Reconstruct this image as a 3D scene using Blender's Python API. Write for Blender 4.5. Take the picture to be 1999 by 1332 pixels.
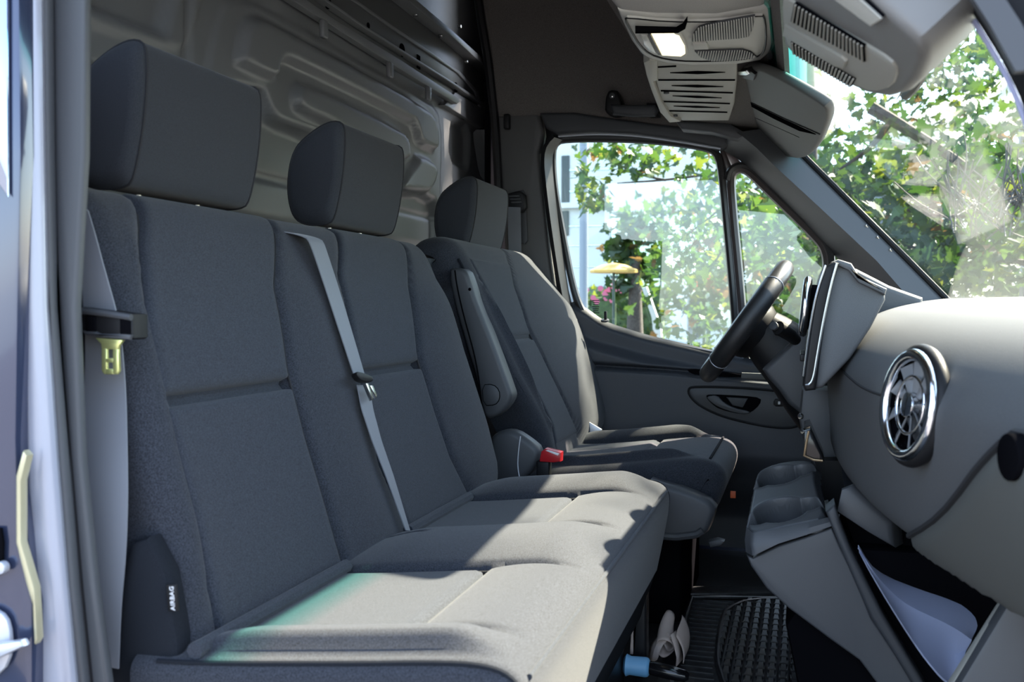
import bpy, bmesh, math, random
import numpy as np
from mathutils import Vector, Matrix, Euler
random.seed(7); rng=np.random.default_rng(7)
S=bpy.context.scene; COL=S.collection
for o in list(bpy.data.objects): bpy.data.objects.remove(o)

# ------------------------------------------------------------------ camera
H=.70
F=1999*35/36; TH=math.atan(565/F); PIT=math.atan(62/F)
_s,_c,_sp,_cp=math.sin(TH),math.cos(TH),math.sin(PIT),math.cos(PIT)
FW=np.array((-_s*_cp,_c*_cp,-_sp)); RT=np.array((_c,_s,0)); UP=np.array((-_s*_sp,_c*_sp,_cp))
cd=bpy.data.cameras.new('camera'); cam=bpy.data.objects.new('camera',cd); COL.objects.link(cam)
cd.lens=35; cd.sensor_width=36; cd.clip_start=.02; cd.clip_end=400
cam.matrix_world=Matrix(((RT[0],UP[0],-FW[0],0),(RT[1],UP[1],-FW[1],0),(RT[2],UP[2],-FW[2],H),(0,0,0,1)))
cd.dof.use_dof=True; cd.dof.focus_distance=2.0; cd.dof.aperture_fstop=8.5
S.camera=cam
# ------------------------------------------------------------------ light
SUND=Vector((.80,.85,1.13)).normalized()
w=bpy.data.worlds.new('world'); S.world=w; w.use_nodes=True
nt=w.node_tree; nt.nodes.clear()
wo=nt.nodes.new('ShaderNodeOutputWorld'); bg=nt.nodes.new('ShaderNodeBackground')
sky=nt.nodes.new('ShaderNodeTexSky'); sky.sky_type='NISHITA'; sky.sun_disc=False
sky.sun_elevation=math.asin(SUND.z); sky.sun_rotation=math.atan2(SUND.x,SUND.y)
mx=nt.nodes.new('ShaderNodeMix'); mx.data_type='RGBA'; mx.inputs[0].default_value=.72
nt.links.new(sky.outputs[0],mx.inputs[6]); mx.inputs[7].default_value=(.86,1.02,1.34,1)
nt.links.new(mx.outputs[2],bg.inputs[0]); bg.inputs[1].default_value=1.95
nt.links.new(bg.outputs[0],wo.inputs[0])
sl=bpy.data.lights.new('sun','SUN'); so=bpy.data.objects.new('sun',sl); COL.objects.link(so)
sl.energy=46; sl.angle=.012; sl.color=(1,.85,.70)
so.rotation_euler=SUND.to_track_quat('Z','Y').to_euler(); so.location=(3,4,6)
vs=S.view_settings; vs.view_transform='Standard'; vs.look='None'; vs.exposure=0; vs.gamma=1; vs.use_curve_mapping=False

# ------------------------------------------------------------------ geometry helpers
def ray(px,py): return FW+(px-999.5)/F*RT+(666-py)/F*UP
def at(px,py,X=None,Y=None,Z=None):
    d=ray(px,py)
    t=X/d[0] if X is not None else Y/d[1] if Y is not None else (Z-H)/d[2]
    return np.array((t*d[0],t*d[1],H+t*d[2]))
def atp(px,py,p0,n):
    d=ray(px,py); o=np.array((0,0,H)); n=np.array(n,float)
    return o+d*(np.dot(np.array(p0)-o,n)/np.dot(d,n))
def proj(P):
    v=np.asarray(P,float)-np.array((0,0,H)); D=v@FW
    return 999.5+F*(v@RT)/D, 666-F*(v@UP)/D, D
W={}
def thing(name,label,cat,loc=(0,0,0),group=None):
    o=bpy.data.objects.new(name,None); o.empty_display_size=.05; COL.objects.link(o)
    o.location=Vector(loc); W[o.name]=Vector(loc); o['label']=label; o['category']=cat
    if group: o['group']=group
    return o
def tag(o,label,cat,group=None):
    o['label']=label; o['category']=cat
    if group: o['group']=group
    return o
def struct(o): o['kind']='structure'; return o
def link(name,me,mats,parent=None,smooth=True,label=None,kind=None):
    if not isinstance(mats,(list,tuple)): mats=[mats]
    n=len(me.vertices); co=np.empty(n*3,np.float32); me.vertices.foreach_get('co',co); co=co.reshape(-1,3)
    c=Vector(((co.min(0)+co.max(0))/2).tolist()); co-=np.array(c,np.float32); me.vertices.foreach_set('co',co.ravel())
    me.name=name
    for m in mats: me.materials.append(m)
    if smooth: me.polygons.foreach_set('use_smooth',np.ones(len(me.polygons),bool))
    o=bpy.data.objects.new(name,me); COL.objects.link(o); W[o.name]=c
    if parent: o.parent=parent; o.location=c-W[parent.name]
    else: o.location=c
    if label: o['label']=label
    if kind: o['kind']=kind
    me.update(); return o
def mesh(name,v,f,m,parent=None,smooth=True,sharp=40,**k):
    me=bpy.data.meshes.new(name); me.from_pydata([tuple(map(float,p)) for p in v],[],[tuple(map(int,q)) for q in f])
    b=bmesh.new(); b.from_mesh(me); bmesh.ops.recalc_face_normals(b,faces=b.faces); b.to_mesh(me); b.free()
    o=link(name,me,m,parent,smooth,**k)
    if smooth and sharp: me.set_sharp_from_angle(angle=math.radians(sharp))
    return o
def bm_obj(name,b,m,parent=None,smooth=True,sharp=40,**k):
    bmesh.ops.recalc_face_normals(b,faces=b.faces)
    me=bpy.data.meshes.new(name); b.to_mesh(me); b.free()
    o=link(name,me,m,parent,smooth,**k)
    if smooth and sharp: me.set_sharp_from_angle(angle=math.radians(sharp))
    return o
def chaikin(P,n=2,closed=True):
    P=np.asarray(P,float)
    for _ in range(n):
        if closed:
            Q=np.roll(P,-1,0); a=.75*P+.25*Q; b=.25*P+.75*Q
            P=np.stack([a,b],1).reshape(-1,P.shape[1])
        else:
            a=.75*P[:-1]+.25*P[1:]; b=.25*P[:-1]+.75*P[1:]
            P=np.concatenate([P[:1],np.stack([a,b],1).reshape(-1,P.shape[1]),P[-1:]])
    return P
def resample(P,n,closed=False):
    P=np.asarray(P,float)
    if closed: P=np.vstack([P,P[:1]])
    d=np.r_[0,np.cumsum(np.linalg.norm(np.diff(P,axis=0),axis=1))]
    t=np.linspace(0,d[-1],n+(1 if closed else 0))
    R=np.stack([np.interp(t,d,P[:,k]) for k in range(P.shape[1])],1)
    return R[:-1] if closed else R
def slab(name,pts,d,m,parent=None,bevel=0,seg=2,soft=0,**k):
    pts=chaikin(pts,soft) if soft else np.asarray(pts,float)
    b=bmesh.new(); d=Vector(tuple(map(float,d)))
    vs_=[b.verts.new(tuple(map(float,p))) for p in pts]; f=b.faces.new(vs_)
    r=bmesh.ops.extrude_face_region(b,geom=[f])
    bmesh.ops.translate(b,verts=[g for g in r['geom'] if isinstance(g,bmesh.types.BMVert)],vec=d)
    b.normal_update()
    if bevel:
        dn=d.normalized(); E=[e for e in b.edges if abs((e.verts[0].co-e.verts[1].co).normalized().dot(dn))<.9]
        bmesh.ops.bevel(b,geom=E,offset=bevel,segments=seg,profile=.5,affect='EDGES',clamp_overlap=True)
    return bm_obj(name,b,m,parent,**k)
def rbox(name,c,size,m,parent=None,rot=None,bevel=.004,seg=3,**k):
    b=bmesh.new(); bmesh.ops.create_cube(b,size=1)
    bmesh.ops.scale(b,vec=size,verts=b.verts)
    if bevel: bmesh.ops.bevel(b,geom=list(b.edges),offset=min(bevel,min(size)*.49),segments=seg,profile=.5,affect='EDGES',clamp_overlap=True)
    M=Matrix.Translation(Vector(tuple(map(float,c))))
    if rot is not None: M=M@(rot if isinstance(rot,Matrix) else Euler(rot).to_matrix().to_4x4())
    bmesh.ops.transform(b,matrix=M,verts=b.verts)
    return bm_obj(name,b,m,parent,**k)
def tube_geo(P,r,n=8,closed=False,flat=None):
    P=np.asarray(P,float); N=len(P); r=np.broadcast_to(np.asarray(r,float),(N,))
    T=np.gradient(P,axis=0) if not closed else (np.roll(P,-1,0)-np.roll(P,1,0))
    T/=np.linalg.norm(T,axis=1)[:,None]+1e-12
    up=np.array(flat if flat is not None else (0,0,1.)); v=[];f=[]
    if flat is None and abs(T[0]@up)>.9: up=np.array((1.,0,0))
    pa=None
    for i in range(N):
        a=up-T[i]*(up@T[i]) if pa is None or flat is not None else pa-T[i]*(pa@T[i])
        a/=np.linalg.norm(a)+1e-12; pa=a; b=np.cross(T[i],a)
        for k in range(n):
            an=2*math.pi*k/n; v.append(P[i]+r[i]*(math.cos(an)*a+math.sin(an)*b))
    for i in range(N if closed else N-1):
        j=(i+1)%N
        for k in range(n): f.append((i*n+k,i*n+(k+1)%n,j*n+(k+1)%n,j*n+k))
    if not closed: f+=[tuple(range(n))[::-1],tuple((N-1)*n+k for k in range(n))]
    return v,f
def tube(name,P,r,m,parent=None,n=8,closed=False,**k):
    v,f=tube_geo(P,r,n,closed); return mesh(name,v,f,m,parent,**k)
def joinm(name,parts,m,parent=None,**k):
    v=[];f=[]
    for a,b in parts:
        o=len(v); v+=list(a); f+=[tuple(i+o for i in q) for q in b]
    return mesh(name,v,f,m,parent,**k)
def ribbon(name,C,wv,m,parent=None,th=.0015,**k):
    C=np.asarray(C,float); wv=np.asarray(wv,float)
    if wv.ndim==1: wv=np.broadcast_to(wv,C.shape)
    T=np.gradient(C,axis=0); nn=np.cross(T,wv); nn/=np.linalg.norm(nn,axis=1)[:,None]
    q=[C-wv/2+nn*th/2,C+wv/2+nn*th/2,C+wv/2-nn*th/2,C-wv/2-nn*th/2]
    v=np.stack(q,1).reshape(-1,3); f=[]; N=len(C)
    for i in range(N-1):
        for a in range(4): f.append((i*4+a,i*4+(a+1)%4,(i+1)*4+(a+1)%4,(i+1)*4+a))
    f+=[(0,1,2,3),tuple((N-1)*4+a for a in range(4))]
    return mesh(name,v,f,m,parent,**k)
def gridf(nu,nv,wrap=False):
    f=[]
    for i in range(nu-1):
        for j in range(nv-1 if not wrap else nv):
            j2=(j+1)%nv; f.append((i*nv+j,i*nv+j2,(i+1)*nv+j2,(i+1)*nv+j))
    return f
def loft(name,secs,m,parent=None,cap=True,closed=True,sub=0,**k):
    A=np.array(secs,float); nu,nv=A.shape[:2]; f=gridf(nu,nv,closed)
    if cap and closed: f+=[tuple(range(nv))[::-1],tuple((nu-1)*nv+j for j in range(nv))]
    o=mesh(name,A.reshape(-1,3),f,m,parent,**k)
    if sub:
        s=o.modifiers.new('s','SUBSURF'); s.levels=s.render_levels=sub
    return o
def disc(name,c,n,r,h,m,parent=None,seg=20,bevel=.001,**k):
    b=bmesh.new(); bmesh.ops.create_cone(b,cap_ends=True,segments=seg,radius1=r,radius2=r,depth=h)
    if bevel:
        E=[e for e in b.edges if abs(e.verts[0].co.z-e.verts[1].co.z)<1e-6]; bmesh.ops.bevel(b,geom=E,offset=bevel,segments=2,profile=.5,affect='EDGES')
    q=Vector(tuple(map(float,n))).to_track_quat('Z','Y').to_matrix().to_4x4()
    bmesh.ops.transform(b,matrix=Matrix.Translation(Vector(tuple(map(float,c))))@q,verts=b.verts)
    return bm_obj(name,b,m,parent,**k)
def torus(name,c,n,R,r,m,parent=None,sx=1,**k):
    q=Vector(tuple(map(float,n))).to_track_quat('Z','Y').to_matrix(); P=[]
    for i in range(40):
        a=2*math.pi*i/40; P.append(np.array(c)+np.array(q@Vector((R*sx*math.cos(a),R*math.sin(a),0))))
    return tube(name,P,r,m,parent,n=10,closed=True,**k)
def sdf_poly(Y,Z,P):
    P=np.asarray(P,float); d=np.full(Y.shape,1e9); ins=np.zeros(Y.shape,bool); n=len(P)
    for i in range(n):
        a=P[i]; b=P[(i+1)%n]; e=b-a; wy=Y-a[0]; wz=Z-a[1]
        t=np.clip((wy*e[0]+wz*e[1])/(e@e+1e-12),0,1)
        d=np.minimum(d,(wy-t*e[0])**2+(wz-t*e[1])**2)
        c=(a[1]>Z)!=(b[1]>Z)
        with np.errstate(divide='ignore',invalid='ignore'): xi=(b[0]-a[0])*(Z-a[1])/(b[1]-a[1]+1e-12)+a[0]
        ins^=c&(Y<xi)
    d=np.sqrt(d); return np.where(ins,-d,d)
def sstep(x): x=np.clip(x,0,1); return x*x*(3-2*x)

# ------------------------------------------------------------------ materials
def mat(name,col,rough=.5,metal=0,bump=None,vary=None,sheen=0,coat=0,emit=None,trans=0,spec=.5,sub=0):
    m=bpy.data.materials.new(name); m.use_nodes=True; n=m.node_tree; p=n.nodes['Principled BSDF']
    p.inputs['Base Color'].default_value=(*col,1); p.inputs['Roughness'].default_value=rough; p.inputs['Metallic'].default_value=metal
    p.inputs['Specular IOR Level'].default_value=spec
    if sheen: p.inputs['Sheen Weight'].default_value=sheen; p.inputs['Sheen Roughness'].default_value=.5
    if coat: p.inputs['Coat Weight'].default_value=coat; p.inputs['Coat Roughness'].default_value=.05
    if emit: p.inputs['Emission Color'].default_value=(*emit[:3],1); p.inputs['Emission Strength'].default_value=emit[3]
    if trans: p.inputs['Transmission Weight'].default_value=trans
    tc=n.nodes.new('ShaderNodeTexCoord')
    if vary:
        sc,amt=vary[:2]; nz=n.nodes.new('ShaderNodeTexNoise'); nz.inputs['Scale'].default_value=sc; nz.inputs['Detail'].default_value=3
        n.links.new(tc.outputs['Object'],nz.inputs['Vector'])
        mr=n.nodes.new('ShaderNodeMapRange'); mr.inputs[1].default_value=.3; mr.inputs[2].default_value=.7
        mr.inputs[3].default_value=1-amt; mr.inputs[4].default_value=1+amt; n.links.new(nz.outputs[0],mr.inputs[0])
        mm=n.nodes.new('ShaderNodeMix'); mm.data_type='RGBA'; mm.blend_type='MULTIPLY'; mm.inputs[0].default_value=1
        mm.inputs[6].default_value=(*col,1); n.links.new(mr.outputs[0],mm.inputs[7]); n.links.new(mm.outputs[2],p.inputs['Base Color'])
    if bump:
        sc,st=bump[:2]; nz=n.nodes.new('ShaderNodeTexNoise'); nz.inputs['Scale'].default_value=sc; nz.inputs['Detail'].default_value=2
        n.links.new(tc.outputs['Object'],nz.inputs['Vector']); bp=n.nodes.new('ShaderNodeBump'); bp.inputs['Strength'].default_value=st
        bp.inputs['Distance'].default_value=bump[2] if len(bump)>2 else .0006
        n.links.new(nz.outputs[0],bp.inputs['Height']); n.links.new(bp.outputs[0],p.inputs['Normal'])
    return m
def glass_mat(name,tint,band=None,k=.9,base=.045):
    m=bpy.data.materials.new(name); m.use_nodes=True; n=m.node_tree; n.nodes.clear()
    out=n.nodes.new('ShaderNodeOutputMaterial'); mixs=n.nodes.new('ShaderNodeMixShader'); tr=n.nodes.new('ShaderNodeBsdfTransparent'); gl=n.nodes.new('ShaderNodeBsdfGlossy')
    gl.inputs['Roughness'].default_value=.0
    lw=n.nodes.new('ShaderNodeLayerWeight'); lw.inputs[0].default_value=.5
    pw=n.nodes.new('ShaderNodeMath'); pw.operation='POWER'; pw.inputs[1].default_value=5; n.links.new(lw.outputs['Facing'],pw.inputs[0])
    fr=n.nodes.new('ShaderNodeMath'); fr.operation='MULTIPLY_ADD'; fr.inputs[1].default_value=k; fr.inputs[2].default_value=base; n.links.new(pw.outputs[0],fr.inputs[0])
    tr.inputs[0].default_value=(*tint,1)
    if band:
        tc=n.nodes.new('ShaderNodeNewGeometry'); sx=n.nodes.new('ShaderNodeSeparateXYZ'); n.links.new(tc.outputs['Position'],sx.inputs[0])
        mr=n.nodes.new('ShaderNodeMapRange'); mr.inputs[1].default_value=band[0]; mr.inputs[2].default_value=band[1]; n.links.new(sx.outputs[2],mr.inputs[0])
        mm=n.nodes.new('ShaderNodeMix'); mm.data_type='RGBA'; mm.inputs[6].default_value=(*tint,1); mm.inputs[7].default_value=(*band[2],1)
        n.links.new(mr.outputs[0],mm.inputs[0]); n.links.new(mm.outputs[2],tr.inputs[0])
    n.links.new(fr.outputs[0],mixs.inputs[0]); n.links.new(tr.outputs[0],mixs.inputs[1]); n.links.new(gl.outputs[0],mixs.inputs[2])
    n.links.new(mixs.outputs[0],out.inputs[0]); return m
M_fab=mat('seat_fabric',(.027,.030,.038),.9,bump=(1500,.5,.0008),vary=(680,.62),sheen=.12,spec=.2)
M_ins=mat('seat_insert_fabric',(.031,.035,.044),.92,bump=(1500,.6,.0008),vary=(720,.55),sheen=.10,spec=.2)
M_hr=mat('headrest_fabric',(.030,.033,.039),.9,bump=(1400,.4,.0006),vary=(1200,.35),sheen=.1,spec=.2)
M_side=mat('seat_side_fabric',(.014,.016,.020),.9,bump=(1400,.3,.0005),vary=(1000,.25),spec=.06)
M_seam=mat('seam_thread',(.012,.012,.014),.8)
M_pl=mat('dark_plastic',(.040,.043,.048),.55,bump=(900,.25,.0004),spec=.45)
M_pl2=mat('charcoal_plastic',(.052,.055,.06),.5,bump=(900,.25,.0004),spec=.45)
M_dash=mat('dash_plastic',(.085,.088,.092),.62,bump=(700,.3,.0005),vary=(900,.15),spec=.4)
M_glove=mat('glovebox_plastic',(.085,.087,.08),.6,bump=(700,.25,.0005),spec=.4)
M_black=mat('black_plastic',(.010,.010,.011),.45,spec=.22)
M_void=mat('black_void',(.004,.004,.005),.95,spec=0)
M_gloss=mat('piano_black',(.006,.006,.007),.12,spec=.4)
M_chrome=mat('chrome',(.75,.77,.8),.12,1)
M_steel=mat('brushed_steel',(.6,.6,.58),.25,1)
M_brass=mat('zinc_yellow_steel',(.72,.74,.30),.3,.8)
M_belt=mat('belt_webbing',(.16,.17,.19),.6,bump=(1200,.3,.0004),sheen=.2)
M_red=mat('red_plastic',(.42,.012,.018),.35)
M_bulk=mat('painted_grey_steel',(.150,.155,.160),.38,bump=(60,.02,.001),spec=.5)
M_bulkd=mat('dark_steel_rail',(.075,.078,.08),.4)
M_head=mat('headliner_fabric',(.125,.115,.108),.95,bump=(900,.4,.0006),vary=(700,.3),spec=.1)
M_headg=mat('grey_headliner',(.34,.33,.315),.95,bump=(900,.3,.0006),vary=(700,.15),spec=.1)
M_con=mat('grey_overhead_plastic',(.42,.41,.375),.5,bump=(800,.15,.0004))
M_shelf=mat('warm_grey_plastic',(.32,.31,.27),.5,bump=(800,.2,.0004))
M_visor=mat('visor_vinyl',(.085,.085,.082),.6,bump=(700,.3,.0005))
M_door=mat('door_plastic',(.036,.040,.048),.5,bump=(800,.3,.0005),vary=(900,.15),spec=.45)
M_rub=mat('rubber_seal',(.022,.020,.020),.35,spec=.6)
M_rubb=mat('brown_rubber_seal',(.062,.048,.045),.32,spec=.6)
M_paint=mat('blue_car_paint',(.035,.045,.085),.15,.3,coat=1)
M_paintl=mat('pale_flange_paint',(.30,.31,.36),.35,.2,coat=.5)
M_frame=mat('door_frame_paint',(.20,.16,.16),.25,.2,coat=.8)
M_silver=mat('silver_plastic',(.55,.57,.62),.3,.4)
M_lens=mat('lit_lamp_lens',(.9,.85,.7),.3,emit=(1,.86,.52,1.5))
M_lens2=mat('clear_lens',(.45,.45,.42),.2)
M_floor=mat('floor_rubber',(.016,.016,.017),.5,bump=(300,.3,.001))
M_mat=mat('floor_mat_rubber',(.020,.021,.023),.30,bump=(500,.3,.0008),vary=(60,.6),spec=.6)
M_cloth=mat('beige_cloth',(.42,.34,.30),.8,bump=(900,.2,.0005),sub=.1)
M_bluep=mat('light_blue_plastic',(.13,.32,.52),.5)
M_paper=mat('pale_blue_paper',(.42,.46,.62),.7)
M_badge=mat('pale_badge',(.42,.52,.60),.4)
M_white=mat('white_print',(.7,.7,.7),.6)
M_glassS=glass_mat('side_glass',(.93,.98,.95),base=.06)
M_glassW=glass_mat('windshield_glass',(.93,.97,.94),band=(1.095,1.135,(.30,.78,.70)),k=.45,base=.03)

# ================================================================== SETTING
# floor
floor=struct(rbox('floor',(-.2,1.85,-.03),(2.2,2.4,.06),M_floor,bevel=0))
# ceiling of the high roof with its drop to the windshield header
ceiling=struct(slab('ceiling',[(-1.3,0,1.93),(-.55,0,1.93),(-.36,0,1.75),(-.31,0,1.205),(-.10,0,1.178),(-.055,0,1.172),(-.032,0,1.116),(-.024,0,1.120),(-.045,0,1.19),(-.24,0,1.80),(-.5,0,1.99),(-1.3,0,1.99)],(0,2.5,0),M_head,smooth=False))
ceiling.location.y+=.62
# firewall in front of the footwells
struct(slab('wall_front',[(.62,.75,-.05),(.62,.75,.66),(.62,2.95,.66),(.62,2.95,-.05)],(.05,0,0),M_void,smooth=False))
# body side above the near door opening
struct(slab('wall_right',[(-1.3,.62,1.36),(-.22,.62,1.36),(-.24,.62,1.99),(-1.3,.62,1.99)],(0,.06,0),M_head,smooth=False))
# ---- pressed steel bulkhead behind the seats
def bk(L): return [tuple(at(x,y,X=-1.0)[1:]) for x,y in L]
YY,ZZ=np.meshgrid(np.arange(.62,3.42,.008),np.arange(.0,1.70,.008),indexing='ij')
hgt=np.zeros(YY.shape)
def emboss(L,h,r=.012,n=2):
    global hgt
    P=bk(L); 
    if n: P=chaikin(P,n)
    d=sdf_poly(YY,ZZ,P); hgt+=h*sstep(.5-d/(2*r))
emboss([(178,-90),(172,2),(186,16),(312,66),(322,58),(350,-90)],-.022,.011,1)
emboss([(640,-40),(600,-160),(-200,-200),(-200,-60),(160,44),(266,75),(340,95),(368,80),(400,-40)],.006,.006,0)
emboss([(402,125),(424,24),(446,0),(500,7),(710,128),(839,203),(858,232),(858,345),(850,520),(340,560)],.007,.004,1)
emboss([(452,114),(466,46),(487,38),(502,42),(692,141),(818,212),(839,234),(843,286),(836,295),(806,281),(800,250),(788,232),(554,118),(534,115),(526,133),(526,152),(500,146),(452,122)],.020,.008,1)
emboss([(561,200),(564,176),(577,163),(771,257),(784,275),(786,320),(720,290),(622,238),(574,217)],.020,.008,1)
emboss([(806,304),(840,322),(838,352),(822,380),(760,380),(782,338),(798,320)],.020,.008,1)
emboss([(508,176),(516,196),(530,232),(560,246),(640,276),(700,330),(760,372),(840,380),(858,430),(850,700),(100,700),(100,120),(300,150)],-.028,.011,1)
for k in range(9):
    z=.28+.085*k
    hgt-= .006*np.exp(-((ZZ-z)/.006)**2)*(ZZ<1.0)
emboss([(880,243),(886,237),(917,247),(915,322),(908,330),(877,312)],-.018,.010,1)
yg=at(365,50,X=-1.0)[1]; hgt-=.014*np.exp(-((YY-yg)/.009)**2)*(ZZ>.9)
yg=at(862,300,X=-1.0)[1]
v=np.stack([-1.0+hgt,YY,ZZ],-1).reshape(-1,3)
bulk=struct(mesh('wall_rear',v,gridf(*YY.shape),M_bulk,sharp=None))
def bl(L,x=-.99): return np.array([at(a,b,X=x) for a,b in L])
def strip(name,La,Lb,x0,x1,m,par=bulk,bev=.002,**k):
    A=bl(La,x0); B=bl(Lb,x0); return slab(name,np.vstack([A,B[::-1]]),(x1-x0,0,0),m,par,bevel=bev,**k)
strip('rail',[(544,-4),(629,50),(758,131),(833,176),(880,204)],[(572,-6),(640,41),(768,118),(846,168),(890,196)],-.985,-.965,M_bulk)
strip('channel',[(572,-6),(640,41),(768,118),(846,168),(938,225)],[(596,-10),(700,62),(790,118),(868,166),(945,212)],-.998,-.990,M_bulkd)
strip('rail',[(596,-10),(700,60),(790,116),(868,164),(945,216)],[(606,-10),(706,58),(795,114),(873,162),(948,211)],-.99,-.968,M_bulk)
strip('upper_panel',[(606,-12),(700,54),(790,110),(870,160),(948,211)],[(700,-10),(770,-6),(930,130),(950,152)],-.995,-.985,M_bulkd)
strip('bead',[(683,0),(760,55),(890,143),(925,180),(933,210)],[(687,-3),(764,51),(894,139),(930,178),(937,208)],-.985,-.979,M_bulk)
strip('top_flange',[(752,-8),(850,68),(945,150)],[(772,-8),(862,66),(950,143)],-.985,-.945,M_bulk)
for (x,y) in ((632,57),(761,137),(836,183)):
    c=at(x,y,X=-.965); rbox('tab',c,(.012,.022,.038),M_bulk,bulk,bevel=.004)
for (x,y,a) in ((639,3,.016),(785,98,.017),(890,171,.015),(719,50,.007),(877,160,.006)):
    c=at(x,y,X=-.984); disc('dark_hole',c,(1,0,0),a,.003,M_void,bulk)  # black disc painted in for the dark of an open hole
rbox('dark_slot',at(817,121,X=-.984),(.003,.022,.036),M_void,bulk,bevel=.001)  # black block stands for the dark inside an open slot
for (x,y) in ((811,29),(860,70),(897,52),(910,120),(948,157),(950,220)):
    disc('rivet',at(x,y,X=-.97),(1,0,0),.005,.012,M_steel,bulk,seg=10)
# curved corner panel and bright end post of the bulkhead
A=bl([(918,250),(930,300),(935,352)],-.985);B=bl([(945,256),(960,300),(962,362)],-.96)
secs=[[A[i],A[i]+np.array((.02,.05,0)),(A[i]+B[i])/2+np.array((.035,0,0)),B[i]+np.array((.02,0,0)),B[i]+np.array((-.03,.02,0))] for i in range(3)]
loft('corner_post',secs,M_bulk,bulk,closed=False,cap=False,sub=1)
slab('upper_corner',bl([(868,205),(943,250),(948,215),(890,180)],-.98),(-.03,0,0),M_bulk,bulk,bevel=.004)

# ---- far side: headliner wall over the driver's door
PT=lambda x,y,Y=2.82: at(x,y,Y=Y)
hl=[PT(938,-160,2.76),PT(936,-30,2.77),PT(946,40,2.78),PT(958,110,2.80),PT(967,190),PT(973,228),PT(1060,226),PT(1190,232),PT(1290,246),PT(1450,262),PT(1450,-300,2.76),PT(938,-300,2.76)]
wl=struct(slab('wall_left',hl,(0,.06,0),M_head,bevel=.006,smooth=False))
# black gap and edge strip at the rear of the headliner
e=np.array([PT(928,-160,2.75),PT(930,-30,2.76),PT(939,40,2.77),PT(952,110,2.79),PT(961,190,2.81),PT(968,260,2.82),PT(972,340,2.82),PT(976,430,2.82)])
tube('edge_strip',resample(chaikin(e,2,False),24),.013,M_black,wl)
# ---- driver's B pillar trim with belt guide
bp=[PT(969,224),PT(1052,219),PT(1058,245),PT(1060,262),PT(1052,300),PT(1056,350),PT(1072,500),PT(1086,600),PT(1100,720),PT(1030,760),PT(1000,600),PT(984,480),PT(976,340)]
tr1=struct(slab('trim_1',bp,(0,.05,0),M_head,bevel=.012,seg=3)); tr1.data.materials[0]=mat('pillar_plastic',(.075,.074,.074),.55,bump=(800,.2,.0004))
rbox('coat_clip',PT(990,238,2.81),(.018,.02,.045),M_black,tr1,bevel=.005)
slab('adjuster_slot',[PT(1012,374,2.81),PT(1022,371,2.81),PT(1028,382,2.81),PT(1031,470,2.81),PT(1026,477,2.81),PT(1016,475,2.81)],(0,-.008,0),M_pl,tr1,bevel=.002)
# reveal that steps from the trim to the door seal
P=np.array([PT(x,y,2.83) for x,y in ((1115,640),(1098,560),(1080,440),(1070,360),(1066,310),(1072,284),(1088,268))])
ribbon('door_jamb',resample(chaikin(P,2,False),30),(.012,.05,0),M_black,tr1,th=.012)
slab('frame_back',[at(x,y,Y=2.90) for x,y in ((1030,205),(1300,215),(1480,240),(1430,292),(1400,284),(1320,270),(1225,263),(1100,262),(1080,275),(1076,300),(1082,362),(1099,462),(1122,580),(1150,650),(1030,650))],(0,.02,0),M_black,tr1)
# ---- rail trim above the door
up=[(1052,220),(1120,219),(1185,229),(1290,243),(1380,252),(1440,262),(1456,268),(1408,290),(1330,275),(1240,262),(1160,258),(1088,262),(1066,250)]
tr2=struct(slab('trim_2',[PT(x,y,2.80) for x,y in up],(0,.06,0),M_pl,bevel=.018,seg=4))
tube('bright_edge',resample(chaikin([PT(x,y,2.80) for x,y in ((1090,266),(1160,261),(1240,264),(1330,277),(1407,290))],2,False),30),.0028,M_silver,tr2)
# ---- A pillar trim, two facets
W0=lambda x,y,Y=2.75: at(x,y,Y=Y)
lo=[W0(1400,286,2.86),W0(1442,312,2.86),W0(1470,336,2.86),W0(1560,424,2.86),W0(1645,515,2.86),W0(1700,600,2.86)]
mi=[W0(1440,258,2.695),W0(1478,290,2.695),W0(1510,322,2.695),W0(1600,405,2.695),W0(1712,510,2.695),W0(1790,600,2.695)]
hi=[W0(1500,250,2.72),W0(1535,284,2.72),W0(1570,320,2.72),W0(1660,410,2.72),W0(1762,512,2.72),W0(1845,596,2.72)]
secs=[[np.array(l),np.array(m_),np.array(h_),h_+np.array((.015,.03,.02)),np.array(l)+np.array((.06,.06,.02))] for l,m_,h_ in zip(lo,mi,hi)]
ta=struct(loft('trim_3',secs,M_pl2,sharp=12))
slab('airbag_badge',[W0(x,y,2.745) for x,y in ((1474,281),(1480,279),(1505,294),(1507,299),(1499,308),(1495,307))],(-.002,-.003,.001),M_badge,ta,bevel=.001)
# black frit edge of the windshield beside the pillar
tube('glass_edge_seal',[h_+np.array((.012,.01,.008)) for h_ in hi],.008,M_black,ta)
for t in (.45,.53,.62): disc('clip',hi[2]*(1-t)+hi[5]*t,(-1,-1,1),.003,.01,M_steel,ta,seg=8)
# ---- windshield (slopes back from the cowl to the roof)
ws=[(.44,.78,.64),(.44,2.80,.64),(-.245,2.80,1.36),(-.245,.78,1.36)]
p0=hi[2]; p1=hi[4]; dr=(p1-p0); sl_=dr[2]/dr[0]
def wsx(z): return p0[0]+.02+(z-p0[2])/sl_
ws=[(wsx(.66),.80,.66),(wsx(.66),2.78,.66),(wsx(1.20),2.78,1.20),(wsx(1.20),.80,1.20)]
WSN=np.array((-sl_,0,1.)); WSN/=np.linalg.norm(WSN)
win3=struct(slab('window_3',ws,WSN*.004,M_glassW,smooth=False))
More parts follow.
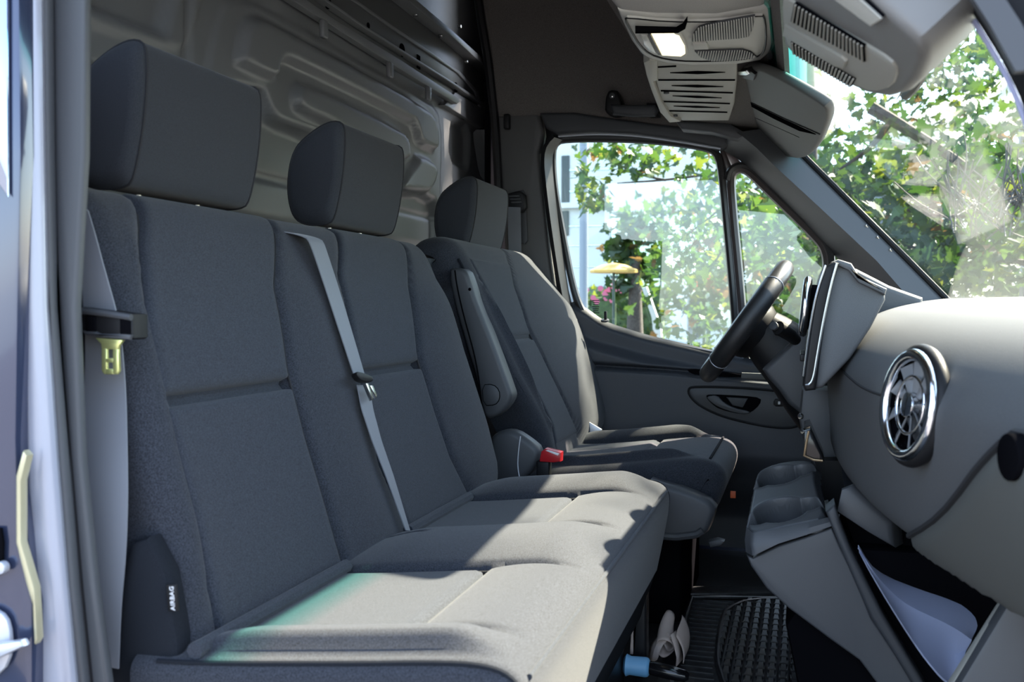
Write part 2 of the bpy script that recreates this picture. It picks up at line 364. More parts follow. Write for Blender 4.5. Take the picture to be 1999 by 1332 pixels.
# ---- passenger side A pillar, close and blurred, top right
ap=[(1868,-20),(1900,40),(1950,120),(1985,190),(2010,262),(2060,380),(2100,500),(2130,620),(2330,620),(2330,-300),(1800,-300),(1830,-90)]
tr4=struct(slab('trim_4',[at(x,y,Y=.86) for x,y in ap],(0,-.07,0),mat('matt_black_trim',(.02,.021,.023),.95,spec=.04),bevel=.008))
tube('bright_edge',resample(chaikin([at(x,y,Y=.87) for x,y in ((1832,-90),(1868,-20),(1900,40),(1950,120),(1985,190),(2010,262))],2,False),30),.0022,mat('pale_blue_edge',(.35,.38,.6),.3),tr4)
ribbon('groove_seal',[at(x,y,Y=.785) for x,y in ((1915,-20),(1960,50),(2010,140))],(.02,0,0),M_pl2,tr4,th=.01)
# ---- near B pillar at the left edge of the opening
def vstrip(name,L,Y,d,m,par=None,bev=.004):
    a=[at(x0,y,Y=Y) for y,x0,x1 in L]; b=[at(x1,y,Y=Y) for y,x0,x1 in L]
    return slab(name,np.vstack([np.array(a),np.array(b)[::-1]]),(0,d,0),m,par,bevel=bev,seg=3)
ys=(-80,0,300,600,900,1150,1400)
trB=struct(vstrip('trim_5',list(zip(ys,(93,93,96,102,130,152,176),(166,165,163,146,158,184,218))),.82,.012,M_pl2))
vstrip('black_seal',list(zip(ys,(86,86,90,96,120,140,166),(97,97,100,106,134,156,182))),.815,.012,M_black,trB)
vstrip('inner_lip',list(zip(ys,(72,72,76,82,102,122,146),(89,89,92,98,122,142,168))),.805,.014,M_pl2,trB,.006)
vstrip('rubber_seal',list(zip(ys,(62,62,66,72,92,112,136),(76,76,80,86,106,126,150))),.80,.014,M_rub,trB,.006)
vstrip('painted_flange',list(zip(ys,(10,16,24,32,44,56,62),(66,66,70,76,96,116,140))),.79,.02,M_paintl,trB,.012)
slab('belt_slot',[at(x,y,Y=.985) for x,y in ((130,520),(172,530),(215,1200),(190,1240),(140,900))],(0,.01,0),M_void,trB)
# sliding door skin beyond it
d2=[at(x,y,Y=.775) for x,y in ((36,-100),(40,300),(34,600),(30,860),(32,960),(44,1040),(52,1130),(62,1180),(62,1400),(-700,1400),(-700,-100))]
door2=struct(slab('door_2',d2,(0,.04,0),M_paint,bevel=.004))
slab('door_window',[at(x,y,Y=.773) for x,y in ((18,-100),(20,385),(-10,345),(-700,310),(-700,-100))],(0,-.003,0),mat('tinted_glass',(.35,.4,.5),.02,.9),door2,bevel=.001)
slab('edge_highlight',[at(x,y,Y=.77) for x,y in ((44,880),(30,930),(30,1060),(50,1140),(62,1180),(66,1260),(72,1250),(66,1150),(40,1060),(40,940),(52,890))],(0,.01,0),mat('gold_highlight',(.5,.46,.3),.3,.4),door2,bevel=.002)  # highlight along the door edge painted as a gold strip
slab('handle_cup',[at(x,y,Y=.772) for x,y in ((-30,1180),(8,1190),(26,1215),(30,1270),(14,1310),(-30,1330))],(0,-.006,0),M_silver,door2,bevel=.002,soft=1)
slab('door_handle',[at(x,y,Y=.76) for x,y in ((-30,1262),(0,1252),(56,1244),(62,1256),(20,1276),(-30,1300))],(0,-.012,0),M_silver,door2,bevel=.004)
slab('latch_recess',[at(x,y,Y=.772) for x,y in ((-30,1030),(6,1030),(10,1060),(8,1120),(-30,1130))],(0,-.003,0),M_void,door2,bevel=.001)
disc('lock_button',at(4,1108,Y=.766),(0,-1,0),.006,.008,M_silver,door2)

# ---- driver's door
YD=2.85
D=lambda x,y,Y=YD: at(x,y,Y=Y)
sill=[(1062,640),(1085,590),(1112,588),(1132,592),(1150,608),(1180,629),(1260,654),(1390,684),(1470,703),(1600,730)]
sl3=np.array([D(x,y) for x,y in sill])
xs=np.linspace(-.98,.50,190)
ztop=np.interp(xs,sl3[:,0],sl3[:,2]); ztop=np.convolve(np.pad(ztop,4,'edge'),np.ones(9)/9,'valid')
zc=np.interp(xs,[D(1165,714)[0],D(1300,722)[0],D(1500,741)[0]],[D(1165,714)[2],D(1300,722)[2],D(1500,741)[2]])
lip=np.interp(xs,[D(1100,640)[0],D(1165,676)[0],D(1260,686)[0],D(1400,716)[0]],[D(1100,640)[2],D(1165,664)[2],D(1260,690)[2],D(1400,720)[2]])
A=[]
for i,x in enumerate(xs):
    col=[]
    for t in np.linspace(0,1,170):
        z=ztop[i]*(1-t)+.02*t; d=0
        d+=.022*sstep((lip[i]-z)/.035)            # panel steps in under the window ledge
        d-=.030*np.exp(-((z-zc[i])/.006)**2)        # horizontal split line
        d+=.018*sstep((zc[i]-z)/.01)*(1-sstep((.30-z)/.10)*1.4)
        d-=.05*sstep((.22-z)/.12)
        if t<.04: d-=.02*(1-t/.04)**2
        col.append((x,YD-d,z))
    A.append(col)
door=struct(mesh('door_1',np.array(A).reshape(-1,3),gridf(190,170),M_door,sharp=None))
D2=lambda x,y: at(x,y,Y=YD-.042)
bez=[(1343,760),(1353,755),(1440,757),(1527,764),(1580,772),(1592,800),(1572,826),(1545,837),(1500,834),(1450,824),(1405,812),(1366,793),(1346,774)]
bz=slab('handle_bezel',[D2(*p) for p in bez],(0,.03,0),M_pl2,door,bevel=.006,soft=2)
tube('bezel_edge',chaikin([D2(x,y)+np.array((0,.003,0)) for x,y in bez],2),.004,M_black,door,closed=True)
rec=[(1377,774),(1384,770),(1450,773),(1486,777),(1484,790),(1466,806),(1449,810),(1405,800),(1388,788)]
slab('handle_recess',[at(x,y,Y=YD-.046) for x,y in rec],(0,.006,0),M_void,door,bevel=.001,soft=1)
slab('inner_plate',[at(x,y,Y=YD-.049) for x,y in ((1418,776),(1460,778),(1450,796),(1430,792))],(0,.006,0),M_pl,door,bevel=.002)
lev=[(1378,774),(1400,772),(1412,786),(1432,797),(1465,804),(1460,809),(1440,808),(1405,797),(1386,785)]
slab('door_handle',[at(x,y,Y=YD-.058) for x,y in lev],(0,.012,0),M_pl2,door,bevel=.003,soft=1)
sw=slab('lock_switch',[at(x,y,Y=YD-.048) for x,y in ((1510,784),(1514,779),(1530,780),(1533,794),(1514,794),(1510,790))],(0,.008,0),M_black,door,bevel=.002)
rbox('indicator',at(1521,787,Y=YD-.051),(.006,.003,.008),M_white,sw,bevel=.001)
slab('lock_switch',[at(x,y,Y=YD-.048) for x,y in ((1535,780),(1560,782),(1560,797),(1535,795))],(0,.008,0),M_black,door,bevel=.002)
disc('mirror_knob',at(1532,772,Y=YD-.05),(0,-1,0),.008,.014,M_black,door)
disc('trim_plug',at(1120,627,Y=YD-.014),(0,-1,0),.011,.004,M_pl,door)
pn=disc('lock_pin',at(1182,618,Y=YD-.004),(0,0,1),.0045,.030,M_black,door,seg=12)
disc('pin_collar',at(1181,626,Y=YD-.004),(0,-.3,1),.012,.006,M_pl,door)
slab('pull_pocket',[at(x,y,Y=YD-.046) for x,y in ((1340,721),(1362,720),(1450,731),(1446,738),(1360,733),(1346,728))],(0,.012,0),M_void,door,bevel=.003,soft=1)
slab('grey_insert',[at(x,y,Y=YD-.048) for x,y in ((1448,728),(1500,730),(1500,742),(1446,739))],(0,.012,0),mat('grey_insert',(.11,.115,.11),.5),door,bevel=.002)
# window frames: rubber channels and glass
g1=[(1086,300),(1090,285),(1104,277),(1225,277),(1312,284),(1375,294),(1394,302),(1401,330),(1410,425),(1422,550),(1432,690),(1390,682),(1260,654),(1184,632),(1160,614),(1143,596),(1130,575),(1107,462),(1090,362)]
YG=2.90
w1=struct(slab('window_1',[at(x,y,Y=YG) for x,y in ((1075,265),(1415,275),(1445,720),(1110,640))],(0,.004,0),M_glassS,smooth=False))
loop=[at(x,y,Y=2.868) for x,y in [(1078,300),(1083,280),(1100,271),(1225,271),(1313,278),(1378,288),(1400,298),(1408,330),(1417,425),(1429,550),(1440,700),(1390,692),(1260,664),(1150,630),(1122,580),(1099,462),(1081,362)]]
tube('rubber_seal',resample(chaikin(loop,2),120,True),.011,M_rub,w1,closed=True)
loop=[at(x,y,Y=2.858) for x,y in [(1066,300),(1073,274),(1094,264),(1225,264),(1314,271),(1382,281),(1406,291)]]
tube('frame_channel',resample(chaikin(loop,2,False),50),.010,M_pl,w1)
tube('bright_strip',resample(chaikin([at(x,y,Y=2.855) for x,y in ((1079,390),(1084,430),(1096,500),(1109,560),(1117,590))],1,False),20),.005,M_silver,w1)
bar=slab('division_bar',[at(x,y,Y=2.875) for x,y in ((1404,292),(1414,330),(1424,425),(1436,550),(1448,710),(1464,710),(1451,560),(1440,440),(1428,345),(1430,330),(1412,288))],(0,.035,0),M_rubb,w1,bevel=.007,seg=3)
tube('bar_bead',[at(x,y,Y=2.868) for x,y in ((1414,340),(1426,440),(1438,560),(1450,700))],.0035,M_silver,w1)
slab('painted_corner',[at(x,y,Y=2.885) for x,y in ((1402,284),(1420,290),(1452,322),(1448,334),(1424,352),(1418,340),(1408,300))],(0,.02,0),M_frame,w1,bevel=.003)
w2=struct(slab('window_2',[at(x,y,Y=YG+.01) for x,y in ((1425,325),(1460,325),(1620,490),(1625,720),(1452,720))],(0,.004,0),M_glassS,smooth=False))
loop=[at(x,y,Y=2.872) for x,y in [(1426,350),(1432,334),(1448,328),(1464,336),(1500,372),(1548,418),(1594,464),(1611,486),(1616,520),(1614,720),(1458,720),(1443,540),(1431,420)]]
tube('rubber_seal',resample(chaikin(loop,2),110,True),.013,M_rubb,w2,closed=True)
loop=[at(x,y,Y=2.86) for x,y in [(1419,352),(1425,330),(1446,320),(1468,328),(1506,366),(1556,412),(1604,460),(1622,486),(1626,530)]]
tube('frame_channel',resample(chaikin(loop,2,False),60),.009,M_rub,w2)
# etched approval mark on the glass
for k in range(7):
    c=at(1163,587+4*k,Y=YG-.001); rbox('etched_line',c,(.022-.003*(k%3),.001,.0025),M_black,w1,bevel=0)
# outer door skin below the window and the sill box
struct(slab('trim_6',[(-1.0,2.93,-.1),(.62,2.93,-.1),(.62,2.93,.60),(-.2,2.93,.50),(-1.0,2.93,.60)],(0,.04,0),M_paint,smooth=False))

# ================================================================== SEATS
def smooth_path(P,n=70): return resample(chaikin(P,3,False),n)
def normals(P):
    t=np.gradient(P,axis=0); t/=np.linalg.norm(t,axis=1)[:,None]; return np.stack([t[:,1],-t[:,0]],1)
def on_path(px,py,P,off=0):
    Q=P+normals(P)*off; d=ray(px,py); best=None
    for i in range(len(Q)-1):
        a=Q[i]; e=Q[i+1]-a
        M=np.array([[d[0],-e[0]],[d[2],-e[1]]]); 
        if abs(np.linalg.det(M))<1e-12: continue
        t,u=np.linalg.solve(M,np.array([a[0],a[1]-H]))
        if t>0 and -.02<=u<=1.02 and (best is None or t<best[0]): best=(t,(i+u)/(len(Q)-1))
    if best is None: return None
    return best[1],best[0]*d[1]
def trace(L,P,off=0,n=70):
    q=[on_path(x,y,P,off) for x,y in L]; q=sorted([p for p in q if p])
    s=np.linspace(0,1,n); return np.interp(s,[p[0] for p in q],[p[1] for p in q])
def shell(name,P,yl,yr,relief,r,T,m,parent,ny=60,mats2=None,**k):
    n=normals(P); N=len(P); s=np.linspace(0,1,N); yl=np.broadcast_to(yl,(N,)); yr=np.broadcast_to(yr,(N,)); T=np.broadcast_to(T,(N,)); r=np.broadcast_to(r,(N,))
    secs=[]
    for i in range(N):
        ri=r[i]; Ti=T[i]
        ar=[math.pi-a*math.pi/2/7 for a in range(8)]
        ys=[yl[i]]*3+[yl[i]+ri+ri*math.cos(a) for a in ar[1:]]; ds=[-Ti,-(Ti+ri)/2,-ri]+[-ri+ri*math.sin(a) for a in ar[1:]]
        yy=np.linspace(yl[i]+ri,yr[i]-ri,ny)[1:-1]; rel=relief(yy,s[i])
        wgt=sstep(np.minimum((yy-yl[i]-ri),(yr[i]-ri-yy))/.02); 
        ys+=list(yy); ds+=list(rel*wgt)
        ar=[math.pi/2-a*math.pi/2/7 for a in range(8)]
        ys+=[yr[i]-ri+ri*math.cos(a) for a in ar]+[yr[i]]*2; ds+=[-ri+ri*math.sin(a) for a in ar]+[-(Ti+ri)/2,-Ti]
        ys=np.array(ys); ds=np.array(ds)
        secs.append(np.stack([P[i,0]+n[i,0]*ds,ys,P[i,1]+n[i,1]*ds],1))
    return loft(name,secs,m,parent,sharp=60,**k)
def patch(name,P,y0,y1,s0,s1,m,parent,base=-.006,th=.007,er=.014,extra=None,ns=60,ny=36,**k):
    n=normals(P); N=len(P); sg=np.linspace(0,1,N); ss=np.linspace(s0,s1,ns); v=[]
    L=np.linalg.norm(np.diff(P,axis=0),axis=1).sum()
    # denser toward borders
    tt=np.linspace(0,1,ny); tt=.5-.5*np.cos(math.pi*tt); tt=.5*tt+.5*np.linspace(0,1,ny)
    sq=np.linspace(0,1,ns); sq=.5*(.5-.5*np.cos(math.pi*sq))+.5*sq; ss=s0+(s1-s0)*sq
    for s in ss:
        p=np.array([np.interp(s,sg,P[:,0]),np.interp(s,sg,P[:,1])]); nn=np.array([np.interp(s,sg,n[:,0]),np.interp(s,sg,n[:,1])])
        a=np.interp(s,sg,y0); b=np.interp(s,sg,y1); y=a+(b-a)*tt
        dd=np.minimum(np.minimum(y-a,b-y),min(s-s0,s1-s)*L)
        q=np.clip(dd/er,0,1); d=base+th*np.sqrt(1-(1-q)**2)-.006*(q<=0)
        if extra is not None: d=d+extra(y,s)
        v+=list(np.stack([p[0]+nn[0]*d,y,p[1]+nn[1]*d],1))
    return mesh(name,v,gridf(ns,ny),m,parent,sharp=None,**k)
def seam(name,P,yarr,off,m,parent,s0=0,s1=1,r=.0018):
    n=normals(P); sg=np.linspace(0,1,len(P)); ss=np.linspace(s0,s1,60); Q=[]
    for s in ss:
        Q.append((np.interp(s,sg,P[:,0])+np.interp(s,sg,n[:,0])*off,np.interp(s,sg,yarr),np.interp(s,sg,P[:,1])+np.interp(s,sg,n[:,1])*off))
    return tube(name,Q,r,m,parent,n=6)
def headrest(parent,yc,wd,zb,zt,xf,dep,lean=.02,zshift=0):
    """block headrest: side profile swept across, gusset seams near both ends"""
    hh=zt-zb
    prof=[(xf-.012,zb),(xf,zb+.012),(xf+lean*.5+.006,zb+hh*.5),(xf+lean,zt-.012),(xf+lean-.012,zt),(xf+lean-.035,zt-.002),(xf-dep+.045,zt-.018),(xf-dep+.012,zt-.045),(xf-dep,zb+hh*.4),(xf-dep+.008,zb+.02),(xf-dep+.03,zb)]
    pr=resample(chaikin(prof,2),64,True); c=pr.mean(0); secs=[]
    for u in (-1,-.992,-.97,-.93,-.90,-.893,-.886,-.86,-.7,-.4,0,.4,.7,.86,.886,.893,.90,.93,.97,.992,1):
        a=abs(u); sc=1.0
        if a>.86: sc=1-.24*((a-.86)/.14)**2.6
        if abs(a-.893)<.004: sc=.975
        if a==1: sc=.70
        bul=1+.02*(1-a*a)
        q=c+(pr-c)*sc*np.array((bul,1.0))
        secs.append(np.stack([q[:,0],np.full(64,yc+u*wd/2),q[:,1]],1))
    o=loft('headrest',secs,M_hr,parent,sharp=70)
    for sgn in (-1,1):
        q=c+(pr-c)*1.003
        tube('seam',np.stack([q[:,0],np.full(64,yc+sgn*.893*wd/2),q[:,1]],1),.0016,M_seam,o,n=6,closed=True)
        y=yc+sgn*wd*.22
        tube('post',[(xf-dep*.5,y,zb-.05),(xf-dep*.5,y,zb+.03)],.006,M_steel,o,n=12)
        disc('post_collar',(xf-dep*.5+.004,y,zb-.018),(0,0,1),.017,.014,M_black,o)
    return o

# ---- bench seat -----------------------------------------------------------
bench=thing('bench_seat','charcoal fabric two-place bench seat with twin panelled backrest nearest the open door','seat',(-.5,1.4,0))
PB=smooth_path([(-.575,.25),(-.592,.30),(-.602,.347),(-.625,.45),(-.652,.56),(-.683,.68),(-.722,.782),(-.742,.818),(-.768,.837),(-.81,.840),(-.85,.829),(-.87,.804)])
i1l=trace([(268,395),(275,480),(285,640),(310,750),(348,900),(385,1040),(425,1235)],PB); i1r=trace([(527,430),(540,560),(567,720),(600,850),(640,985),(672,1098)],PB)
i2l=trace([(656,455),(662,540),(695,705),(740,905),(795,1030)],PB); i2r=trace([(790,480),(800,560),(817,690),(850,800),(880,890),(917,965)],PB)
bl_=trace([(178,400),(200,600),(273,900),(312,1046),(328,1140),(345,1320)],PB,-.02); br_=trace([(815,490),(850,560),(895,690),(940,830),(956,900),(957,950)],PB,-.02)
sg=np.linspace(0,1,70)
zP=PB[:,1]; s_gro=np.interp(.600,zP[:45],sg[:45]); s_top=np.interp(.829,zP[:58],sg[:58])
ym=(i1r+i2l)/2
def rel_back(y,s):
    a,b,c_,d_,l,r_,m_=[np.interp(s,sg,q) for q in (i1l,i1r,i2l,i2r,bl_,br_,ym)]
    h=np.zeros_like(y); f=sstep((s-.05)/.12)*sstep((.80-s)/.18)
    for (p,q,am) in ((l,a,.016),(b,c_,.014),(d_,r_,.020)):
        t=np.clip((y-p)/(q-p),0,1); h+=am*np.where((y>p)&(y<q),np.sin(math.pi*t)**.8,0)*f
    for p in (a,b,c_,d_): h-=.006*np.exp(-((y-p)/.005)**2)
    h-=(.010+.010*np.exp(-((s-s_gro)/.010)**2))*((y>a)&(y<b)|(y>c_)&(y<d_))
    h-=.012*np.exp(-((y-m_-.0)/.004)**2)*sstep((s-.9)/.05)
    return h
bb=shell('backrest',PB,bl_,br_,rel_back,np.interp(sg,[0,.6,.75,1],[.035,.04,.045,.03]),np.interp(sg,[0,.7,.8,1],[.13,.12,.06,.02]),M_fab,bench,ny=150)
for a,b in ((i1l,i1r),(i2l,i2r)):
    patch('back_panel',PB,a+.003,b-.003,0.13,s_gro-.007,M_ins,bb,base=-.010,th=.012)
    patch('back_panel',PB,a+.003,b-.003,s_gro+.009,s_top+.05,M_ins,bb,base=-.010,th=.012,er=.016)
    for q in (a,b): seam('seam',PB,q,-.006,M_seam,bb,.15,.80)
# airbag tag on the outer side seam
tg=at(334,1168,Y=.871)
t_=slab('airbag_tag',[at(x,y,Y=.871) for x,y in ((323,1142),(343,1142),(347,1194),(328,1194))],(0,.003,0),M_black,bb,bevel=.0006)
def text(name,s,size,c,xdir,ydir,m,parent,ext=.0004):
    cu=bpy.data.curves.new('t','FONT'); cu.body=s; cu.size=size; cu.align_x='CENTER'; cu.align_y='CENTER'; cu.extrude=ext; cu.resolution_u=2
    o=bpy.data.objects.new('t',cu); COL.objects.link(o); dg=bpy.context.evaluated_depsgraph_get(); me=bpy.data.meshes.new_from_object(o.evaluated_get(dg))
    bpy.data.objects.remove(o); x=Vector(xdir).normalized(); y=Vector(ydir).normalized(); z=x.cross(y)
    M=Matrix(((x.x,y.x,z.x,c[0]),(x.y,y.y,z.y,c[1]),(x.z,y.z,z.z,c[2]),(0,0,0,1))); me.transform(M)
    me.materials.clear(); return link(name,me,m,parent,False)
text('lettering','AIRBAG',.0072,tg+np.array((.002,-.0006,0)),(-.07,0,1),(-1,0,-.07),M_white,t_)
headrest(bench,1.149,.290,.845,1.020,-.765,.092)
headrest(bench,1.682,.290,.845,1.020,-.765,.092)
# cushion
PC=smooth_path([(-.262,.20),(-.250,.26),(-.240,.315),(-.238,.345),(-.250,.366),(-.28,.374),(-.33,.371),(-.40,.363),(-.48,.355),(-.56,.347),(-.62,.343),(-.66,.342)],90)
sc=np.linspace(0,1,90); xC=PC[:,0]
def s_at_x(x): j=np.argmax(xC); k=slice(j+4,90); return np.interp(-x,-xC[k],sc[k])
sx1=s_at_x(-.390); sxb=s_at_x(-.60)
c1l,c1r=.955,1.225; c2l,c2r=1.475,1.745
cl,cr=.862,1.915; cm=(c1r+c2l)/2
def rel_c(y,s):
    h=np.zeros_like(y); top=sstep((s-.30)/.12)
    f=top*(1-.75*sstep((s-sx1-.02)/.05)*0)*sstep((1.02-s)/.25)
    for p,q,am in ((cl,c1l,.020),(c1r,c2l,.024),(c2r,cr,.026)):
        t=np.clip((y-p)/(q-p),0,1); h+=am*np.where((y>p)&(y<q),np.sin(math.pi*t)**.7,0)*f
    ins=((y>c1l)&(y<c1r)|(y>c2l)&(y<c2r))
    h-=np.where(ins&(s>sx1),.012,0)
    h-=.010*np.exp(-((s-sx1)/.010)**2)*ins
    for p in (c1l,c1r,c2l,c2r): h-=.008*np.exp(-((y-p)/.006)**2)*top
    h+=.006*np.where(ins&(s<sx1),np.sin(math.pi*np.clip((s-.3)/(sx1-.3),0,1)),0)
    h-=.010*np.exp(-((y-1.37)/.005)**2)*sstep((s-.75)/.05)
    return h
cs=shell('cushion',PC,np.full(90,cl),np.full(90,cr),rel_c,.018,np.interp(sc,[0,.3,1],[.10,.10,.10]),M_fab,bench,ny=150)
for a,b in ((c1l,c1r),(c2l,c2r)):
    patch('cushion_panel',PC,np.full(90,a+.003),np.full(90,b-.003),sx1+.004,.985,M_ins,cs,base=-.012,th=.013,er=.016)
    for q in (a,b): seam('seam',PC,np.full(90,q),-.006,M_seam,cs,.42,.98)
j=int(.27*89); tube('piping',[(PC[j,0]+.001,y,PC[j,1]+.001) for y in np.linspace(cl+.03,cr-.03,40)],.0028,M_ins,cs)
seam('piping',PC,np.full(90,cl+.006),-.003,M_side,cs,.2,.95,r=.0026)
seam('piping',PC,np.full(90,cr-.006),-.003,M_side,cs,.2,.95,r=.0026)
tube('rear_bead',[(-.590,y,.352) for y in np.linspace(.872,1.225,12)],.009,M_ins,cs)
tube('rear_bead',[(-.590,y,.352) for y in np.linspace(1.445,1.745,12)],.009,M_ins,cs)
# side cloth and pedestal
slab('side_panel',[(-.27,cl+.006,.20),(-.245,cl+.006,.34),(-.30,cl+.006,.352),(-.60,cl+.006,.335),(-.64,cl+.006,.18)],(0,.03,0),M_side,bench,bevel=.008)
slab('front_skirt',[(-.262,cl+.01,.21),(-.262,cr-.01,.21),(-.285,cr-.03,.12),(-.285,cl+.03,.12)],(-.03,0,0),M_side,bench,bevel=.006)
rbox('pedestal',(-.48,1.42,.105),(.34,.80,.21),M_black,bench,bevel=.01)
slab('side_trim',[at(x,y,Y=.875) for x,y in ((254,1060),(285,1050),(322,1120),(346,1250),(352,1420),(195,1420),(197,1225))],(0,.03,0),M_side,bench,bevel=.008)
rbox('pedestal_foot',at(1249,1215,Y=1.86),(.03,.04,.17),M_black,bench,bevel=.006)

# ---- driver's seat --------------------------------------------------------
drv=thing('driver_seat','charcoal fabric driver seat with folding armrest behind the steering wheel','seat',(-.4,2.4,0))
PD=smooth_path([(-.53,.26),(-.545,.31),(-.555,.36),(-.575,.44),(-.61,.55),(-.655,.67),(-.705,.775),(-.735,.832),(-.755,.858),(-.79,.867),(-.83,.859),(-.85,.84)])
dl=trace([(884,466),(884,500),(895,560),(935,640),(985,740),(1030,820),(1055,880)],PD,-.03); dr_=trace([(982,500),(1020,515),(1062,556),(1110,614),(1150,680),(1170,740),(1172,790),(1150,850)],PD,-.03)
da=trace([(912,470),(922,520),(985,640),(1042,760),(1076,830),(1086,880)],PD); db=trace([(985,490),(1004,560),(1030,640),(1075,730),(1108,800),(1132,855)],PD)
dl=np.minimum(dl,da-.05)
def rel_d(y,s):
    a,b,l,r_=[np.interp(s,sg,q) for q in (da,db,dl,dr_)]; f=sstep((s-.05)/.15)*sstep((.85-s)/.25); h=np.zeros_like(y)
    for p,q,am in ((l,a,.022),(b,r_,.030)):
        t=np.clip((y-p)/(q-p),0,1); h+=am*np.where((y>p)&(y<q),np.sin(math.pi*t)**.8,0)*f
    for p in (a,b): h-=.008*np.exp(-((y-p)/.005)**2)
    h-=.008*np.exp(-((s-.52)/.008)**2)*((y>a)&(y<b))
    return h
db_=shell('backrest',PD,dl,dr_,rel_d,np.interp(sg,[0,.6,.8,1],[.04,.045,.06,.03]),np.interp(sg,[0,.7,.82,1],[.12,.10,.07,.03]),M_fab,drv,ny=110)
patch('back_panel',PD,da+.004,db-.004,.16,.515,M_ins,db_,base=-.006,th=.009); patch('back_panel',PD,da+.004,db-.004,.53,.80,M_ins,db_,base=-.006,th=.009)
for q in (da,db): seam('seam',PD,q,-.004,M_seam,db_,.14,.82)
seam('piping',PD,dl+.018,-.012,M_side,db_,.15,.80,r=.003)
rbox('airbag_tag',at(1173,758,X=-.575),(.004,.006,.034),M_black,db_,bevel=.001)
hr3=headrest(drv,2.40,.290,.848,1.018,-.765,.092)
PDC=smooth_path([(-.20,.235),(-.175,.26),(-.155,.31),(-.152,.342),(-.17,.366),(-.21,.378),(-.28,.374),(-.37,.362),(-.47,.350),(-.55,.345),(-.60,.345)],80)
s8=np.linspace(0,1,80); ycl,ycr=2.135,2.66
nar=np.interp(s8,[0,.35,.5,1],[.04,.03,.0,0])
def rel_dc(y,s):
    top=sstep((s-.32)/.12); h=np.zeros_like(y); a,b=2.235,2.56
    for p,q,am in ((ycl,a,.022),(b,ycr,.030)):
        t=np.clip((y-p)/(q-p),0,1); h+=am*np.where((y>p)&(y<q),np.sin(math.pi*t)**.8,0)*top*sstep((1.05-s)/.2)
    for p in (a,b): h-=.007*np.exp(-((y-p)/.006)**2)*top
    h-=.010*np.exp(-((s-.56)/.010)**2)*((y>a)&(y<b))
    return h
dc=shell('cushion',PDC,ycl+nar,ycr-nar,rel_dc,.035,.10,M_fab,drv,ny=100)
patch('cushion_panel',PDC,np.full(80,2.24),np.full(80,2.555),.572,.97,M_ins,dc,base=-.006,th=.008)
for q in (2.235,2.56): seam('seam',PDC,np.full(80,q),-.005,M_seam,dc,.44,.97)
j=int(.30*79); tube('piping',[(PDC[j,0]+.001,y,PDC[j,1]+.001) for y in np.linspace(ycl+.07,ycr-.07,40)],.003,M_side,dc)
ar=[(874,528),(886,522),(908,526),(916,545),(930,590),(962,668),(996,762),(999,776),(990,794),(972,812),(948,820),(938,790),(930,740),(905,660),(885,590)]
arm=slab('armrest',[at(x,y,Y=2.07) for x,y in ar],(0,.055,0),M_pl2,drv,bevel=.012,seg=4,soft=1)
tube('armrest_seam',resample(chaikin([at(x,y,Y=2.0685) for x,y in ((888,528),(892,560),(906,620),(926,690),(936,745),(940,790),(946,815))],2,False),30),.0016,M_void,arm)
cap=[at(x,y,Y=2.067) for x,y in ((941,752),(962,751),(974,762),(975,780),(966,791),(944,792))]
slab('pivot_cap',cap,(0,.006,0),M_pl2,arm,bevel=.0015,soft=1)
tube('cap_gap',chaikin([p+np.array((0,.002,0)) for p in cap],1),.0014,M_void,arm,closed=True,n=6)
disc('screw_hole',at(917,565,Y=2.068),(0,-1,0),.0035,.003,M_void,arm,seg=10)
sh=[(955,858),(966,846),(985,840),(1005,842),(1030,858),(1054,878),(1050,905),(1030,930),(1010,944),(985,952),(955,945)]
rc=slab('recliner_cover',[at(x,y,Y=2.10) for x,y in sh],(0,.05,0),M_pl2,drv,bevel=.014,seg=4,soft=1)
tube('cover_seam',resample(chaikin([at(x,y,Y=2.0985) for x,y in ((1016,852),(1012,880),(1010,910),(1014,932))],2,False),16),.0015,M_silver,rc)
sd=[(1262,935),(1290,945),(1340,957),(1400,985),(1392,1020),(1380,1044),(1350,1057),(1290,1058),(1250,1052)]
slab('seat_side_trim',[at(x,y,Y=2.09) for x,y in sd],(0,.06,0),M_pl2,drv,bevel=.014,seg=4,soft=1)
tube('trim_lip',resample([at(x,y,Y=2.088) for x,y in ((1280,1046),(1320,1049),(1360,1044),(1372,1036))],16),.008,M_pl2,drv)
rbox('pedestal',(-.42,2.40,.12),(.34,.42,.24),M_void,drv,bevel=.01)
slab('height_lever',[at(x,y,Y=2.14) for x,y in ((1382,1058),(1400,1054),(1414,1058),(1408,1066),(1386,1070))],(0,.03,0),M_pl2,drv,bevel=.004)
rbox('orange_label',at(1431,966,Y=2.3),(.012,.004,.016),mat('orange',(.6,.10,.02),.5),drv,bevel=.001)
bu=[(1052,902),(1056,882),(1064,876),(1095,884),(1094,902),(1080,904)]
bk_=slab('buckle',[at(x,y,Y=2.075) for x,y in bu],(0,.028,0),M_red,drv,bevel=.004)
slab('buckle_slot',[at(x,y,Y=2.074) for x,y in ((1064,880),(1070,879),(1091,886),(1089,890))],(0,.004,0),M_white,bk_,bevel=.0008)
rbox('buckle_stalk',at(1062,925,Y=2.095),(.03,.025,.06),M_black,drv,bevel=.005)

